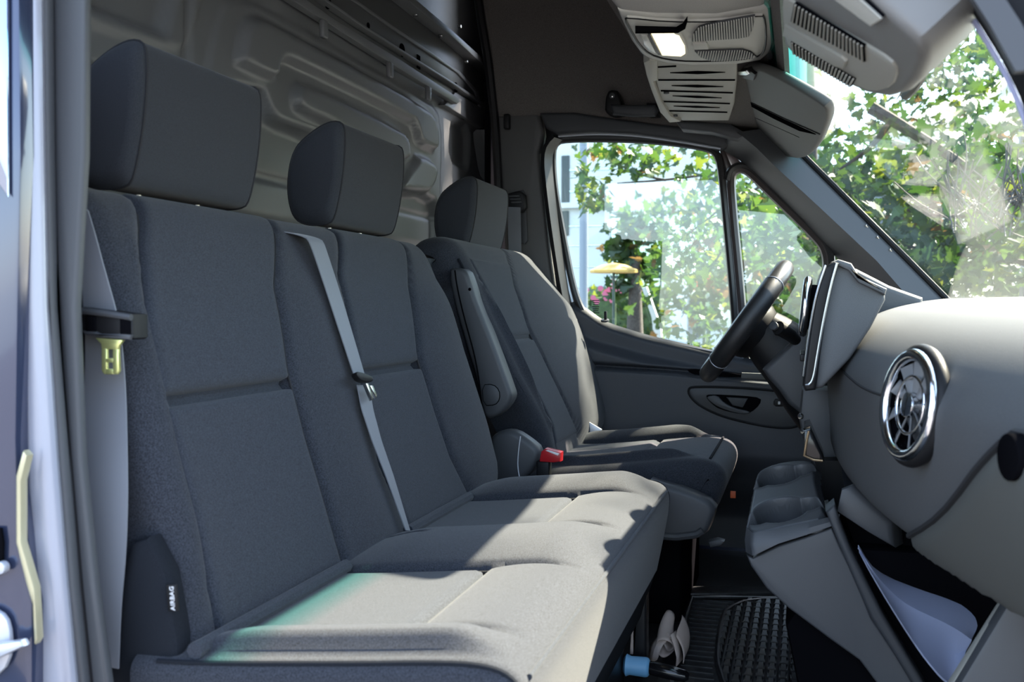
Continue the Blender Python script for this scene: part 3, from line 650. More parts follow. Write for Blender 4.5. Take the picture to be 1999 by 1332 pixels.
# ================================================================== BELTS
b1=thing('seat_belt','grey webbing seat belt hanging beside the near pillar with yellowish metal tongue','seat belt',(-.62,.93,.4))
def strap(name,rows,m,par,depth,th=.0016):
    a=np.array([at(x0,y,Y=Y) for y,x0,x1,Y in rows]); b=np.array([at(x1,y2,Y=Y) for (y,x0,x1,Y),y2 in zip(rows,depth)])
    a=resample(chaikin(a,2,False),40); b=resample(chaikin(b,2,False),40); C=(a+b)/2; return ribbon(name,C,b-a,m,par,th)
R=[(405,164,172,.872),(450,162,186,.872),(520,161,204,.872),(602,163,228,.876),(660,168,238,.880),(760,166,246,.885),(850,163,248,.875),(960,166,250,.865),(1080,176,246,.862),(1180,190,236,.862),(1300,202,232,.868)]
strap('webbing',R,M_belt,b1,[r[0]+6 for r in R])
# the strap runs into the guide on the pillar
ho=[(155,603),(160,600),(205,606),(257,614),(258,660),(252,664),(226,660),(188,656),(160,650),(154,640)]
hb=slab('latch_body',[at(x,y,Y=.862) for x,y in ho],(0,.028,0),M_black,b1,bevel=.006,seg=3)
tube('body_rim',[at(x,y,Y=.861) for x,y in ((157,607),(205,612),(256,620))],.0035,M_pl2,hb)
for x,y in ((178,628),(245,634)): rbox('grip_dent',at(x,y,Y=.8615),(.012,.003,.020),M_void,hb,bevel=.001)
slab('body_lip',[at(x,y,Y=.860) for x,y in ((160,645),(188,648),(196,652),(228,652),(238,650),(256,654),(252,664),(226,662),(190,658),(164,655))],(0,.006,0),M_pl2,hb,bevel=.002)
# metal tongue: frame built from four bars around the two slots
def tongue(name,par,q,Y,d,m):
    T=lambda x,y: at(x,y,Y=Y)
    top=slab(name,[T(*p) for p in q[0]],(0,d,0),m,par,bevel=.0006)
    for k in q[1:]: slab('tongue_bar',[T(*p) for p in k],(0,d,0),m,top,bevel=.0006)
tongue('tongue',b1,[[(186,660),(240,664),(231,676),(230,683),(198,681),(197,672)],[(198,680),(208,681),(208,728),(203,731),(198,724)],[(220,682),(230,682),(232,724),(228,731),(220,730)],[(206,700),(222,700),(222,708),(206,708)],[(206,720),(222,721),(222,731),(206,731)]],.861,.004,M_brass)
b2=thing('seat_belt','grey webbing lap belt running down between the two bench backrests','seat belt',(-.66,1.42,.4))
def on_back(px,py,off):
    s,y=on_path(px,py,PB,off); n=normals(PB); return np.array([np.interp(s,sg,PB[:,0])+np.interp(s,sg,n[:,0])*off,y,np.interp(s,sg,PB[:,1])+np.interp(s,sg,n[:,1])*off])
La=[(588,452),(597,461),(606,476),(640,578),(668,664),(692,736)]; Lb=[(622,457),(628,466),(634,480),(662,566),(688,652),(712,734)]
a=np.array([on_back(x,y,.024) for x,y in La]);b=np.array([on_back(x,y,.024) for x,y in Lb])
a[0]+=(-.05,0,.004); b[0]+=(-.05,0,.004)
a=resample(chaikin(a,2,False),40);b=resample(chaikin(b,2,False),40); ribbon('webbing',(a+b)/2,b-a,M_belt,b2)
La=[(697,752),(706,800),(726,860),(754,932),(792,1036)]; Lb=[(720,752),(728,800),(744,860),(768,930),(800,1036)]
a=np.array([on_back(x,y,.022) for x,y in La]);b=np.array([on_back(x,y,.022) for x,y in Lb])
a=resample(a,30);b=resample(b,30); ribbon('webbing',(a+b)/2,b-a,M_belt,b2)
c=on_back(702,741,.03)
sl_b=slab('latch_body',[on_back(x,y,.028) for x,y in ((684,732),(690,729),(714,737),(720,744),(716,750),(702,750),(690,744))],(.012,-.006,.004),M_black,b2,bevel=.003,soft=1)
slab('tongue',[on_back(x,y,.034) for x,y in ((708,752),(713,752),(724,782),(721,784))],(.006,-.002,.003),M_steel,sl_b,bevel=.0006)
slab('tongue_bar',[on_back(x,y,.034) for x,y in ((716,756),(722,756),(731,777),(728,780))],(.006,-.002,.003),M_steel,sl_b,bevel=.0006)
b3=thing('seat_belt','dark webbing seat belt on the far pillar behind the driver headrest','seat belt',(-.85,2.75,.6))
R=[(404,990,1016,2.76),(450,992,1017,2.76),(520,994,1018,2.76),(600,1000,1022,2.76)]
strap('webbing',R,M_belt,b3,[r[0]+1 for r in R])
R=[(500,998,1012,2.72),(540,1010,1040,2.71),(580,1030,1062,2.71),(640,1058,1085,2.72)]
strap('webbing',R,M_belt,b3,[r[0]-6 for r in R])
g=slab('belt_guide',[at(x,y,Y=2.765) for x,y in ((988,378),(1014,372),(1024,380),(1026,405),(1018,415),(1000,416),(986,402))],(0,.03,0),M_black,b3,bevel=.006,seg=3)
for k in range(3): rbox('guide_rib',at(1004+2*k,383+6*k,Y=2.762),(.030,.006,.004),M_pl2,g,bevel=.001)
rbox('belt_anchor',at(1153,842,Y=2.62),(.05,.006,.04),M_silver,b3,rot=(0,.5,0),bevel=.002)

# ================================================================== STEERING
wc=(at(1372,744,Y=2.4)+at(1543,509,Y=2.4))/2; ax=at(1543,509,Y=2.4)-at(1372,744,Y=2.4); Rw=np.linalg.norm(ax)/2-.021; ax/=np.linalg.norm(ax)
nW=np.array((-ax[2],0,ax[0])); nW/=np.linalg.norm(nW)   # towards the driver
nW=nW+np.array((0,-.05,0)); nW/=np.linalg.norm(nW)
eY=np.array((0,1.,0)); eY-=nW*(eY@nW); eY/=np.linalg.norm(eY); eU=np.cross(nW,eY); eU*=np.sign(eU[2])
wh=thing('steering_wheel','black leather steering wheel seen edge on in front of the driver window','steering wheel',tuple(wc))
def wp(u,v,n=0): return wc+u*eY+v*eU+n*nW
P=[wp(Rw*math.cos(a)*1.0,Rw*math.sin(a)*.985) for a in np.linspace(0,2*math.pi,97)[:-1]]
M_leather=mat('perforated_leather',(.018,.018,.019),.38,bump=(1400,.5,.0008),spec=.6)
M_leath2=mat('smooth_leather',(.035,.034,.034),.34,bump=(600,.2,.0004))
v,f=tube_geo(P,[.0215]*96,14,True)
rim=mesh('rim',v,f,M_leath2,wh)
def arc(a0,a1,n=24): return [wp(Rw*math.cos(a)*1.0,Rw*math.sin(a)*.985) for a in np.linspace(math.radians(a0),math.radians(a1),n)]
for a0,a1 in ((135,222),(-42,45)): tube('grip',arc(a0,a1),.0230,M_leather,rim,n=16)
for a in (135,222,-42,45): torus('stitch_line',wp(Rw*math.cos(math.radians(a)),Rw*math.sin(math.radians(a))*.985),-math.sin(math.radians(a))*eY+math.cos(math.radians(a))*eU,.0226,.001,M_silver,rim)
hub=loft('hub',[[wp(r*math.cos(t)*1.15,r*math.sin(t)-.008,n) for t in np.linspace(0,2*math.pi,33)[:-1]] for r,n in ((.062,-.05),(.072,-.03),(.074,-.01),(.068,.006),(.04,.014),(.01,.016))],M_black,wh)
for sgn in (-1,1):
    sp=slab('spoke',[wp(sgn*.06,.032,-.02),wp(sgn*.12,.024,-.012),wp(sgn*(Rw-.008),.012,-.004),wp(sgn*(Rw-.008),-.022,-.004),wp(sgn*.12,-.026,-.012),wp(sgn*.06,-.040,-.02)],nW*.016,M_black,wh,bevel=.004)
    kp=slab('button_panel',[wp(sgn*.075,.026,0),wp(sgn*.135,.020,.004),wp(sgn*.138,-.018,.004),wp(sgn*.078,-.024,0)],nW*.006,M_gloss,sp,bevel=.002)
    for q in (.009,-.009): slab('button',[wp(sgn*.088,q+.006,.006),wp(sgn*.126,q+.005,.009),wp(sgn*.126,q-.005,.009),wp(sgn*.088,q-.006,.006)],nW*.003,M_silver,kp,bevel=.001)
slab('lower_spoke',[wp(-.02,-.05,-.02),wp(.02,-.05,-.02),wp(.026,-Rw+.01,-.004),wp(-.026,-Rw+.01,-.004)],nW*.014,M_black,wh,bevel=.004)
colm=thing('steering_column','dark plastic steering column shroud with selector stalk behind the steering wheel','steering column',tuple(wc-nW*.1))
cs_=[]
for d,w_,h_,o_ in ((-.045,.070,.058,0),(-.07,.074,.066,-.004),(-.13,.078,.078,-.012),(-.20,.082,.095,-.024),(-.26,.085,.11,-.03)):
    cs_.append([wp(w_*math.copysign(abs(math.cos(t))**.6,math.cos(t)),o_+h_*math.copysign(abs(math.sin(t))**.7,math.sin(t)),d) for t in np.linspace(0,2*math.pi,29)[:-1]])
loft('shroud',cs_,M_black,colm)
s0=at(1556,668,Y=2.22); s1=at(1519,640,Y=2.14)
st=tube('stalk',resample(np.array([at(1566,690,Y=2.27),at(1558,668,Y=2.22),at(1540,652,Y=2.17),s1]),12),np.interp(np.linspace(0,1,12),[0,.4,.8,1],[.011,.012,.0145,.0145]),M_black,colm,n=14)
disc('stalk_button',s1+np.array((-.008,-.006,.003)),np.array(s1-s0),.009,.008,M_pl2,st)
tube('stalk',[wp(-.06,.02,-.07),wp(-.12,.03,-.065),wp(-.16,.034,-.06)],.007,M_black,colm,n=12)
slab('lower_shroud',[at(x,y,Y=2.2) for x,y in ((1488,722),(1512,700),(1566,648),(1580,650),(1580,812),(1560,806),(1540,790),(1520,762),(1500,740))],(0,.22,0),M_pl2,colm,bevel=.02,seg=4)

# ================================================================== DASHBOARD
Ys=np.array((.55,.75,.90,1.05,1.17,1.30,1.45,1.60,1.80,2.0,2.4,2.80)); XF=np.array((.30,.225,.180,.148,.122,.100,.080,.062,.045,.045,.10,.12)); XB=np.array((.28,.27,.245,.205,.165,.135,.105,.080,.060,.06,.14,.16))
def dprof(y):
    xf=np.interp(y,Ys,XF); xb=np.interp(y,Ys,XB); k=np.interp(y,[1.5,1.9],[0,.02]); tz=np.interp(y,[.6,1.2,2.7],[.712,.716,.728])
    return chaikin([(.66,.66),(.50,.69),(.36,tz),(xf+.22,tz-.002),(xf+.13,tz-.014),(xf+.065,tz-.040),(xf+.024,tz-.078),(xf+.004,tz-.112),(xf,.585),(xf+.002,.545),(xf+(xb-xf)*.45,.475+k),(xb-.008,.435+k),(xb+.012,.408+k),(xb+.05,.392+k),(xb+.16,.385+k)],3,False)
yv=np.linspace(.55,2.82,120); DS=np.array([[ (p[0],y,p[1]) for p in resample(dprof(y),90)] for y in yv])
def smooth_y(A,k=9):
    B=A.copy(); pad=np.concatenate([A[:1]]*k+[A]+[A[-1:]]*k)
    for i in range(len(A)): B[i]=pad[i:i+2*k+1].mean(0)
    B[:,:,1]=A[:,:,1]; return B
DS=smooth_y(DS,6)
dash=thing('dashboard','dark grey moulded dashboard with sunlit top under the windshield','dashboard',(.2,1.7,.4))
loft('main_panel',DS,M_dash,dash,cap=False,closed=False)
DU,DV,DD=proj(DS)
gy,gx=np.gradient(DS,axis=(0,1)); DN=np.cross(gy,gx); DN/=np.linalg.norm(DN,axis=2)[...,None]; DN*=np.sign((DN@np.array((-1,-.0,.6)))[...,None])
def on_dash(px,py,off=0,ylim=(.6,2.05)):
    m=(yv[:,None]>ylim[0])&(yv[:,None]<ylim[1]); d=(DU-px)**2+(DV-py)**2+np.where(m,0,1e9); fr=np.einsum('ijk,ijk->ij',DN,DS-np.array((0,0,H)))<0
    d=d+np.where(fr,0,1e9); i,j=np.unravel_index(np.argmin(d),d.shape); return DS[i,j]+DN[i,j]*off,DN[i,j]
# seam lines and glovebox lid
def dline(name,L,r,m,off=0): 
    P=chaikin([on_dash(x,y,off)[0] for x,y in L],2,False); return tube(name,resample(P,40),r,m,dash,n=6)
dline('airbag_seam',[(1642,724),(1652,736),(1690,758),(1738,779),(1752,776)],.0022,M_seam)
# glovebox lid: lower part of the face towards the door, standing a little proud
gb=sorted([tuple(on_dash(x,y)[0][1:]) for x,y in ((1996,836),(1970,860),(1950,882),(1915,922),(1880,962),(1840,1006),(1800,1042))]); gb=np.array(gb); pf=np.polyfit(gb[:,0],gb[:,1],3); gY=list(np.linspace(gb[0,0],gb[-1,0],12)); gZ=list(np.polyval(pf,gY))
gl=[];gyv=yv[(yv<max(gY)+.03)]; edge=[]
for y in gyv:
    i=np.argmin(abs(yv-y)); zt=np.interp(y,gY,gZ)
    zz=DS[i,45:,2]; jf=min(45+np.interp(-zt,-zz,np.arange(45)),86); jj=np.linspace(jf,89,30); P=np.stack([np.interp(jj,np.arange(90),DS[i,:,k]) for k in range(3)],1); Nn=np.stack([np.interp(jj,np.arange(90),DN[i,:,k]) for k in range(3)],1); q=np.linspace(0,1,30)[:,None]
    o_=.011*np.minimum(1,q/.08)*min(1,(max(gY)+.035-y)/.03)+.0005; edge.append(P[0]+Nn[0]*.002)
    gl.append(P+Nn*o_)
loft('glove_box',gl,M_glove,dash,cap=False,closed=False); tube('lid_gap',edge,.004,M_seam,dash,n=6)
c,n=on_dash(2002,905,.008); disc('glovebox_latch',c,n,.020,.014,M_void,dash)
# round side vent
vc,vn=on_dash(1795,795,.0); vn=np.array((-.93,-.33,.12)); vn/=np.linalg.norm(vn)
vent=thing('air_vent','round chrome ringed turbine air vent nearest the camera on the dashboard','air vent',tuple(vc))
vR=.0560
torus('chrome_ring',vc+vn*.010,vn,vR,.0070,M_chrome,vent)
torus('black_collar',vc+vn*.002,vn,vR+.004,.009,M_black,vent)
q=Vector(tuple(vn)).to_track_quat('Z','Y').to_matrix(); vx=np.array(q@Vector((1,0,0)));vy=np.array(q@Vector((0,1,0)))
loft('vent_bowl',[[vc+vn*d+r*(math.cos(t)*vx+math.sin(t)*vy) for t in np.linspace(0,2*math.pi,33)[:-1]] for r,d in ((.053,.012),(.050,-.002),(.042,-.006),(.01,-.007))],M_void,vent,cap=False)
for k in range(9):
    a=2*math.pi*k/9; e=math.cos(a)*vx+math.sin(a)*vy; g_=-math.sin(a)*vx+math.cos(a)*vy
    slab('blade',[vc+e*.014+vn*.002-g_*.003,vc+e*.048+vn*.002-g_*.010,vc+e*.048+vn*.009+g_*.006,vc+e*.014+vn*.006+g_*.002],vn*.0025,M_bulk,vent,bevel=.0008)
torus('inner_ring',vc+vn*.008,vn,.032,.0022,M_chrome,vent)
disc('centre_cap',vc+vn*.008,vn,.014,.010,M_chrome,vent)
# centre display housing
cen=thing('centre_display','piano black centre display housing with chrome edge rising from the dashboard','display',(.05,1.75,.55))
Yc=1.60; CP=lambda x,y,Y=Yc: at(x,y,Y=Y)
hp=[(1612,520),(1634,508),(1644,512),(1662,516),(1678,541),(1728,576),(1728,586),(1700,640),(1660,700),(1606,757),(1592,760),(1588,740),(1594,690),(1606,610)]
slab('housing',[CP(*p) for p in hp],(0,.40,0),M_dash,cen,bevel=.006,seg=3)
slab('hood',[CP(x,y,1.592) for x,y in ((1622,512),(1636,506),(1662,514),(1678,539),(1732,564),(1728,576),(1676,552),(1656,528),(1638,520))],(0,.36,0),M_dash,cen,bevel=.004)
be=[(1606,524),(1628,510),(1638,514),(1625,560),(1612,620),(1602,690),(1596,740),(1592,762),(1572,764),(1567,752),(1570,720),(1578,660),(1588,590)]
fr_=slab('bezel',[CP(x,y,1.585) for x,y in be],(0,.42,0),M_black,cen,bevel=.005,seg=3)
tube('chrome_edge',resample(chaikin([CP(x,y,1.583) for x,y in ((1634,514),(1622,556),(1608,622),(1596,690),(1588,740),(1580,752),(1572,752))],2,False),40),.0022,M_steel,fr_)
tube('chrome_edge',resample(chaikin([CP(x,y,1.583) for x,y in ((1612,518),(1594,570),(1583,625),(1575,680),(1568,735))],2,False),40),.0018,M_chrome,fr_)
nF=CP(1588,590)-CP(1572,740); nF/=np.linalg.norm(nF); nF=np.array((-nF[2],0,nF[0]))
for y in (1.66,1.88):
    c=CP(1590,600)*0+np.array((CP(1588,600)[0],y,CP(1588,600)[2])); t_=torus('vent_ring',c+nF*.012,nF,.042,.007,M_chrome,fr_)
    disc('vent_core',c+nF*.006,nF,.036,.02,M_void,fr_)
for k in range(4): rbox('button',np.array((CP(1572,700)[0]-.004,1.64+.045*k,CP(1572,700)[2])),(.008,.03,.012),M_black,fr_,bevel=.002)
ih=[(.062,.66),(.050,.772),(.060,.782),(.10,.778),(.16,.745),(.22,.722),(.22,.66)]
slab('instrument_hood',[(x,2.02,z) for x,z in ih],(0,.66,0),M_dash,dash,bevel=.012,seg=3)
slab('instrument_face',[(.057,2.10,.68),(.049,2.10,.768),(.049,2.68,.768),(.057,2.68,.68)],(-.003,0,0),M_gloss,dash)
# lower trim with gold reflecting edge
lp=slab('storage_lid',[at(x,y,Y=1.72) for x,y in ((1570,842),(1582,838),(1604,888),(1610,902),(1590,900),(1570,892))],(0,.16,0),M_gloss,dash,bevel=.003)
tube('metal_edge',[at(x,y,Y=1.718) for x,y in ((1579,842),(1574,866),(1570,890),(1588,898),(1606,900))],.0022,mat('copper_edge',(.6,.42,.25),.25,.8),lp)
for (x,y) in ((1563,813),(1568,842)): disc('screw',at(x,y,Y=1.74),(-1,-1,0),.005,.006,M_steel,dash,seg=10)
slab('knee_panel',[at(x,y,Y=2.0) for x,y in ((1566,760),(1640,760),(1640,1000),(1600,930),(1572,880),(1560,820))],(0,.10,0),M_pl2,dash,bevel=.01)
slab('under_panel',[at(x,y,Y=1.60) for x,y in ((1640,955),(1660,948),(1740,1020),(1745,1072),(1690,1040),(1630,1000))],(.02,.05,.0),M_pl2,dash,bevel=.008)

# ================================================================== LOWER CENTRE CONSOLE
con=thing('centre_console','low dark grey centre console with two cup holders below the dashboard','console',(0,1.85,.05))
tp=[(1473,928),(1482,918),(1510,904),(1560,896),(1596,900),(1592,930),(1602,970),(1615,1012),(1560,1022),(1500,1036),(1470,1042),(1457,1034),(1457,1008),(1462,985),(1468,955)]
q1=at(1457,1036,Y=1.585);q2=at(1614,1013,Y=1.585);q3=at(1592,900,Y=1.80)
tn=np.cross(q2-q1,q3-q1); tn/=np.linalg.norm(tn); tn*=np.sign(tn[2]); tu=q2-q1; tu/=np.linalg.norm(tu); tv=np.cross(tn,tu)
TRY=lambda x,y: atp(x,y,q1,tn)
uv=lambda P: np.array([(P-q1)@tu,(P-q1)@tv])
TP=np.array([uv(TRY(x,y)) for x,y in tp]); TPs=chaikin(TP,1)
XX,YY2=np.meshgrid(np.arange(TP[:,0].min()-.004,TP[:,0].max()+.006,.0016),np.arange(TP[:,1].min()-.004,TP[:,1].max()+.006,.0016),indexing='ij')
so_=sdf_poly(XX,YY2,TPs)
def lobed(c,r):
    d=np.hypot(XX-c[0],YY2-c[1])-r
    for a,k in ((.15,.024),(3.6,.022)): d=np.minimum(d,np.hypot(XX-c[0]-r*.95*math.cos(a),YY2-c[1]-r*.95*math.sin(a))-k)
    return d
ca=uv(TRY(1524,996)); cb=uv(TRY(1520,928))
dd=np.minimum(lobed(ca,.043),lobed(cb,.039)); dcore=np.minimum(np.hypot(XX-ca[0],YY2-ca[1])-.036,np.hypot(XX-cb[0],YY2-cb[1])-.033)
z=-.070*sstep(-dd/.011+.15)+.0015*np.exp(-(dd/.004)**2)-.02*sstep((so_+.006)/.012)
P3=q1+XX[...,None]*tu+YY2[...,None]*tv+z[...,None]*tn
idx=-np.ones(XX.shape,int); ok=so_<.005; idx[ok]=np.arange(ok.sum()); vv=P3[ok]; fa=[]
for i in range(XX.shape[0]-1):
    for j2 in range(XX.shape[1]-1):
        q=(idx[i,j2],idx[i+1,j2],idx[i+1,j2+1],idx[i,j2+1])
        if min(q)>=0: fa.append(q)
df=dd[ok]; tray=mesh('cup_holder_tray',vv,fa,[M_pl2,M_pl],con,sharp=None); tray.data.polygons.foreach_set('material_index',[1 if max(df[k] for k in q)<-.001 else 0 for q in fa])
# trim strip and body below: sections along the near edge
Yn=1.55
top_=[(1457,1030),(1470,1041),(1500,1036),(1560,1023),(1616,1011),(1640,1004)]
bot_=[(1456,1078),(1470,1086),(1519,1062),(1570,1046),(1622,1028),(1640,1022)]
A=resample(np.array([TRY(x,y) for x,y in top_]),30); B=resample(np.array([at(x,y,Y=p[1]-.010) for (x,y),p in zip(bot_,[TRY(x,y) for x,y in top_])]),30)
loft('trim_strip',[A+np.array((0,.012,-.002)),A,(A+B)/2+np.array((-.002,-.004,0)),B,B+np.array((0,.02,0))],M_pl2,con,closed=False,cap=False)
bd=[(1457,1084),(1470,1090),(1519,1066),(1570,1050),(1624,1031),(1638,1063),(1677,1140),(1702,1208),(1792,1340),(1800,1420),(1760,1400),(1678,1290),(1622,1250),(1539,1188),(1497,1150),(1466,1106)]
body=slab('body',[at(x,y,Y=1.583) for x,y in bd],(0,.24,0),M_pl2,con,bevel=.016,seg=4)
rd=[(1612,1000),(1630,985),(1640,1020),(1660,1070),(1690,1130),(1725,1200),(1760,1260),(1810,1345),(1785,1345),(1740,1270),(1700,1208),(1670,1140),(1640,1070)]
slab('edge_ridge',[at(x,y,Y=1.57) for x,y in rd],(0,.06,0),M_pl,con,bevel=.006,seg=3)
slab('back_strip',[at(x,y,Y=1.9) for x,y in ((1590,900),(1640,900),(1660,1030),(1622,1030))],(0,.05,0),M_black,con)
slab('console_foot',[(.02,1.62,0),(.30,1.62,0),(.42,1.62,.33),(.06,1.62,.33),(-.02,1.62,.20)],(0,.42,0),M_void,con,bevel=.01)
# storage compartment to its right
sto=thing('storage_box','open lower storage box with grey rim at the bottom right','storage box',(.2,1.4,.1))
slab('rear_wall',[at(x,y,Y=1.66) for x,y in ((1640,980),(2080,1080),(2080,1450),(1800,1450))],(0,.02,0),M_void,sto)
slab('rim',[at(x,y,Y=1.24) for x,y in ((1978,1146),(1990,1146),(1870,1345),(1852,1345))],(0,.02,0),M_shelf,sto,bevel=.003)
slab('door_panel',[at(x,y,Y=1.22) for x,y in ((1988,1147),(2100,1120),(2100,1460),(1800,1460),(1868,1345))],(0,.03,0),M_glove,sto,bevel=.004).data.materials[0]=M_pl2
# sheet of paper lying in it
pp=[(1675,1067),(1695,1100),(1730,1126),(1800,1153),(1847,1168),(1887,1186),(1912,1216),(1898,1246),(1875,1290),(1850,1335),(1800,1277),(1737,1180),(1698,1116)]
fold=[(1700,1095),(1760,1185),(1897,1247)]
P3=[at(x,y,Y=1.50) for x,y in pp]
pa=thing('paper_sheet','folded pale blue paper sheet lying in the storage box','paper',tuple(np.mean(P3,0)-np.array((0,0,.05))))
F3=lambda x,y,Y: at(x,y,Y=Y)
up_=[F3(1675,1067,1.50),F3(1695,1100,1.50),F3(1730,1126,1.52),F3(1800,1153,1.52),F3(1847,1168,1.53),F3(1887,1186,1.52),F3(1912,1216,1.50),F3(1897,1247,1.46)]
ml=[F3(1677,1070,1.49),F3(1702,1112,1.47),F3(1722,1138,1.46),F3(1762,1176,1.45),F3(1800,1196,1.45),F3(1840,1214,1.45),F3(1870,1230,1.45),F3(1897,1250,1.45)]
lw=[F3(1680,1080,1.48),F3(1700,1118,1.44),F3(1737,1180,1.40),F3(1780,1248,1.38),F3(1810,1290,1.36),F3(1840,1325,1.36),F3(1856,1335,1.37),F3(1880,1290,1.40)]
K=3
def sheet(name,rows,par):
    R_=[resample(chaikin(np.array(r),1,False),30) for r in rows]; T_=[r+np.array((.0,.004,-.004)) for r in R_[::-1]]
    return loft(name,R_+T_,M_paper,par,closed=False,cap=False)
ps=sheet('upper_leaf',[up_,[(a*.5+b*.5)+np.array((0,.006,.002)) for a,b in zip(up_,ml)],ml],pa); sheet('lower_leaf',[ml,[(a*.5+b*.5)+np.array((0,.01,-.003)) for a,b in zip(ml,lw)],lw],pa)

# ================================================================== OVERHEAD
OZ=1.158; OH=lambda x,y,z=OZ: at(x,y,Z=z)
oc=thing('overhead_console','grey overhead console with lit reading lamp and ribbed speaker grilles','console',(-.16,1.7,1.2))
fb=[(1160,-60),(1184,0),(1202,22),(1240,27),(1280,30),(1400,31),(1497,14),(1514,-8),(1512,-60)]
slab('fabric_base',[OH(x,y,1.166) for x,y in fb],(0,0,.10),M_headg,oc,bevel=.014,seg=3)
ou=[(1204,22),(1212,42),(1232,84),(1250,108),(1268,118),(1300,125),(1350,129),(1440,127),(1488,119),(1504,106),(1513,80),(1518,50),(1516,12),(1497,14),(1400,31),(1280,30)]
slab('console_body',[OH(x,y,1.162) for x,y in ou],(0,0,.09),M_con,oc,bevel=.010,seg=3)
inn=[(1220,37),(1226,34),(1300,42),(1400,42),(1488,28),(1494,40),(1496,80),(1490,104),(1476,112),(1430,118),(1350,120),(1300,116),(1268,106),(1248,88),(1232,60)]
fp=slab('face_plate',[OH(x,y,1.158) for x,y in inn],(0,0,.012),M_con,oc,bevel=.004,seg=2,soft=1)
tube('shadow_gap',chaikin([OH(x,y,1.159) for x,y in inn],1),.0018,M_black,oc,closed=True,n=6)
slab('switch_shelf',[OH(x,y,1.150) for x,y in ((1240,60),(1320,62),(1334,54),(1342,43),(1338,57),(1324,65),(1240,66))],(0,0,.010),M_void,fp,bevel=.001)
slab('lamp_bezel',[OH(x,y,1.153) for x,y in ((1246,66),(1254,64),(1318,66),(1332,70),(1343,95),(1343,110),(1334,114),(1290,112),(1262,102))],(0,0,.008),M_con,fp,bevel=.003,soft=1)
slab('lamp_lens',[OH(x,y,1.151) for x,y in ((1271,67),(1312,68),(1326,72),(1337,92),(1338,106),(1330,111),(1292,109))],(0,0,.006),M_lens,fp,bevel=.002)
slab('lamp_lens',[OH(x,y,1.151) for x,y in ((1252,70),(1264,70),(1282,106),(1270,102),(1257,88))],(0,0,.006),M_lens2,fp,bevel=.002)
slab('lens_divider',[OH(x,y,1.149) for x,y in ((1265,69),(1270,69),(1291,108),(1284,107))],(0,0,.006),M_pl2,fp,bevel=.001)
slab('switch_button',[OH(x,y,1.151) for x,y in ((1353,87),(1378,85),(1384,97),(1356,98))],(0,0,.008),M_con,fp,bevel=.002)
def inside(p,P): 
    r=False;n=len(P)
    for i in range(n):
        a,b=P[i],P[(i+1)%n]
        if (a[1]>p[1])!=(b[1]>p[1]) and p[0]<(b[0]-a[0])*(p[1]-a[1])/(b[1]-a[1])+a[0]: r=not r
    return r
def ribs(name,poly,x0,x1,step,par,m,lean=0,z=1.1525):
    parts=[]
    for x in np.arange(x0,x1,step):
        ys_=[y for y in np.arange(20,130,1.) if inside((x+lean*(y-80),y),poly)]
        if len(ys_)<4: continue
        P=[OH(x+lean*(y-80),y,z) for y in np.linspace(ys_[0],ys_[-1],4)]
        parts.append(tube_geo(P,.0011,5))
    return joinm(name,parts,m,par,kind='stuff')
g_a=[(1351,82),(1354,66),(1364,54),(1380,49),(1474,32),(1470,56),(1462,72),(1440,76)]; g_b=[(1356,101),(1450,98),(1466,103),(1478,113),(1430,119),(1390,120),(1368,113)]
for gp in (g_a,g_b):
    slab('grille_recess',[OH(x,y,1.1545) for x,y in gp],(0,0,.004),M_pl2,fp,bevel=.001)
ribs('grille_ribs',g_a,1350,1478,5,fp,M_con,.06); ribs('grille_ribs',g_b,1354,1482,5,fp,M_con,-.25)
tube('end_cap',[OH(x,y,1.17) for x,y in ((1514,10),(1519,50),(1514,84),(1504,110))],.007,M_pl,oc)
# sensor housing behind the windshield glass
wp0=np.array((wsx(1.15),1.5,1.15))
def WSP(x,y,off): return atp(x,y,wp0-WSN*off,WSN)
sh_=thing('sensor_housing','grey louvred sensor housing on the inside of the windshield','housing',tuple(WSP(1650,100,.06)))
so2=[(1520,-70),(1521,40),(1526,82),(1545,104),(1600,137),(1660,170),(1698,188),(1736,195),(1768,186),(1792,162),(1804,130),(1804,104),(1790,80),(1748,42),(1700,2),(1660,-40),(1640,-70)]
slab('housing',[WSP(x,y,.075) for x,y in so2],WSN*.065,M_con,sh_,bevel=.016,seg=4).data.materials[0]=mat('sensor_plastic',(.17,.165,.155),.5,bump=(800,.15,.0004))
slab('lower_face',[WSP(x,y,.078) for x,y in ((1524,-10),(1540,2),(1690,90),(1736,118),(1752,140),(1740,172),(1704,182),(1664,166),(1604,132),(1550,100),(1530,80))],WSN*.006,M_shelf,sh_,bevel=.003,soft=1)
tube('edge_gasket',chaikin([WSP(x,y,.030) for x,y in so2[8:]],1,False),.006,M_black,sh_)
def louvre(A,B,C_,D_,n,off):
    A,B,C_,D_=[np.array(q,float) for q in (A,B,C_,D_)]
    slab('louvre_slot',[WSP(*q,off) for q in (A,B,C_,D_)],WSN*.004,M_void,sh_,bevel=.0008)
    parts=[]
    for t in (np.arange(n)+.5)/n:
        p=A+(B-A)*t; q=D_+(C_-D_)*t; parts.append(tube_geo([WSP(*(p+(q-p)*u),off+.0006) for u in (0,.5,1)],.0011,5))
    joinm('louvre_slats',parts,M_shelf,sh_,kind='stuff')
louvre((1549,8),(1685,92),(1687,122),(1543,42),19,.080); louvre((1543,82),(1669,156),(1660,171),(1546,104),19,.080); louvre((1612,-14),(1668,-14),(1722,36),(1700,50),11,.078)
slab('blank_plate',[WSP(x,y,.082) for x,y in ((1530,50),(1640,112),(1650,122),(1645,135),(1630,132),(1526,70))],WSN*.005,M_shelf,sh_,bevel=.002)
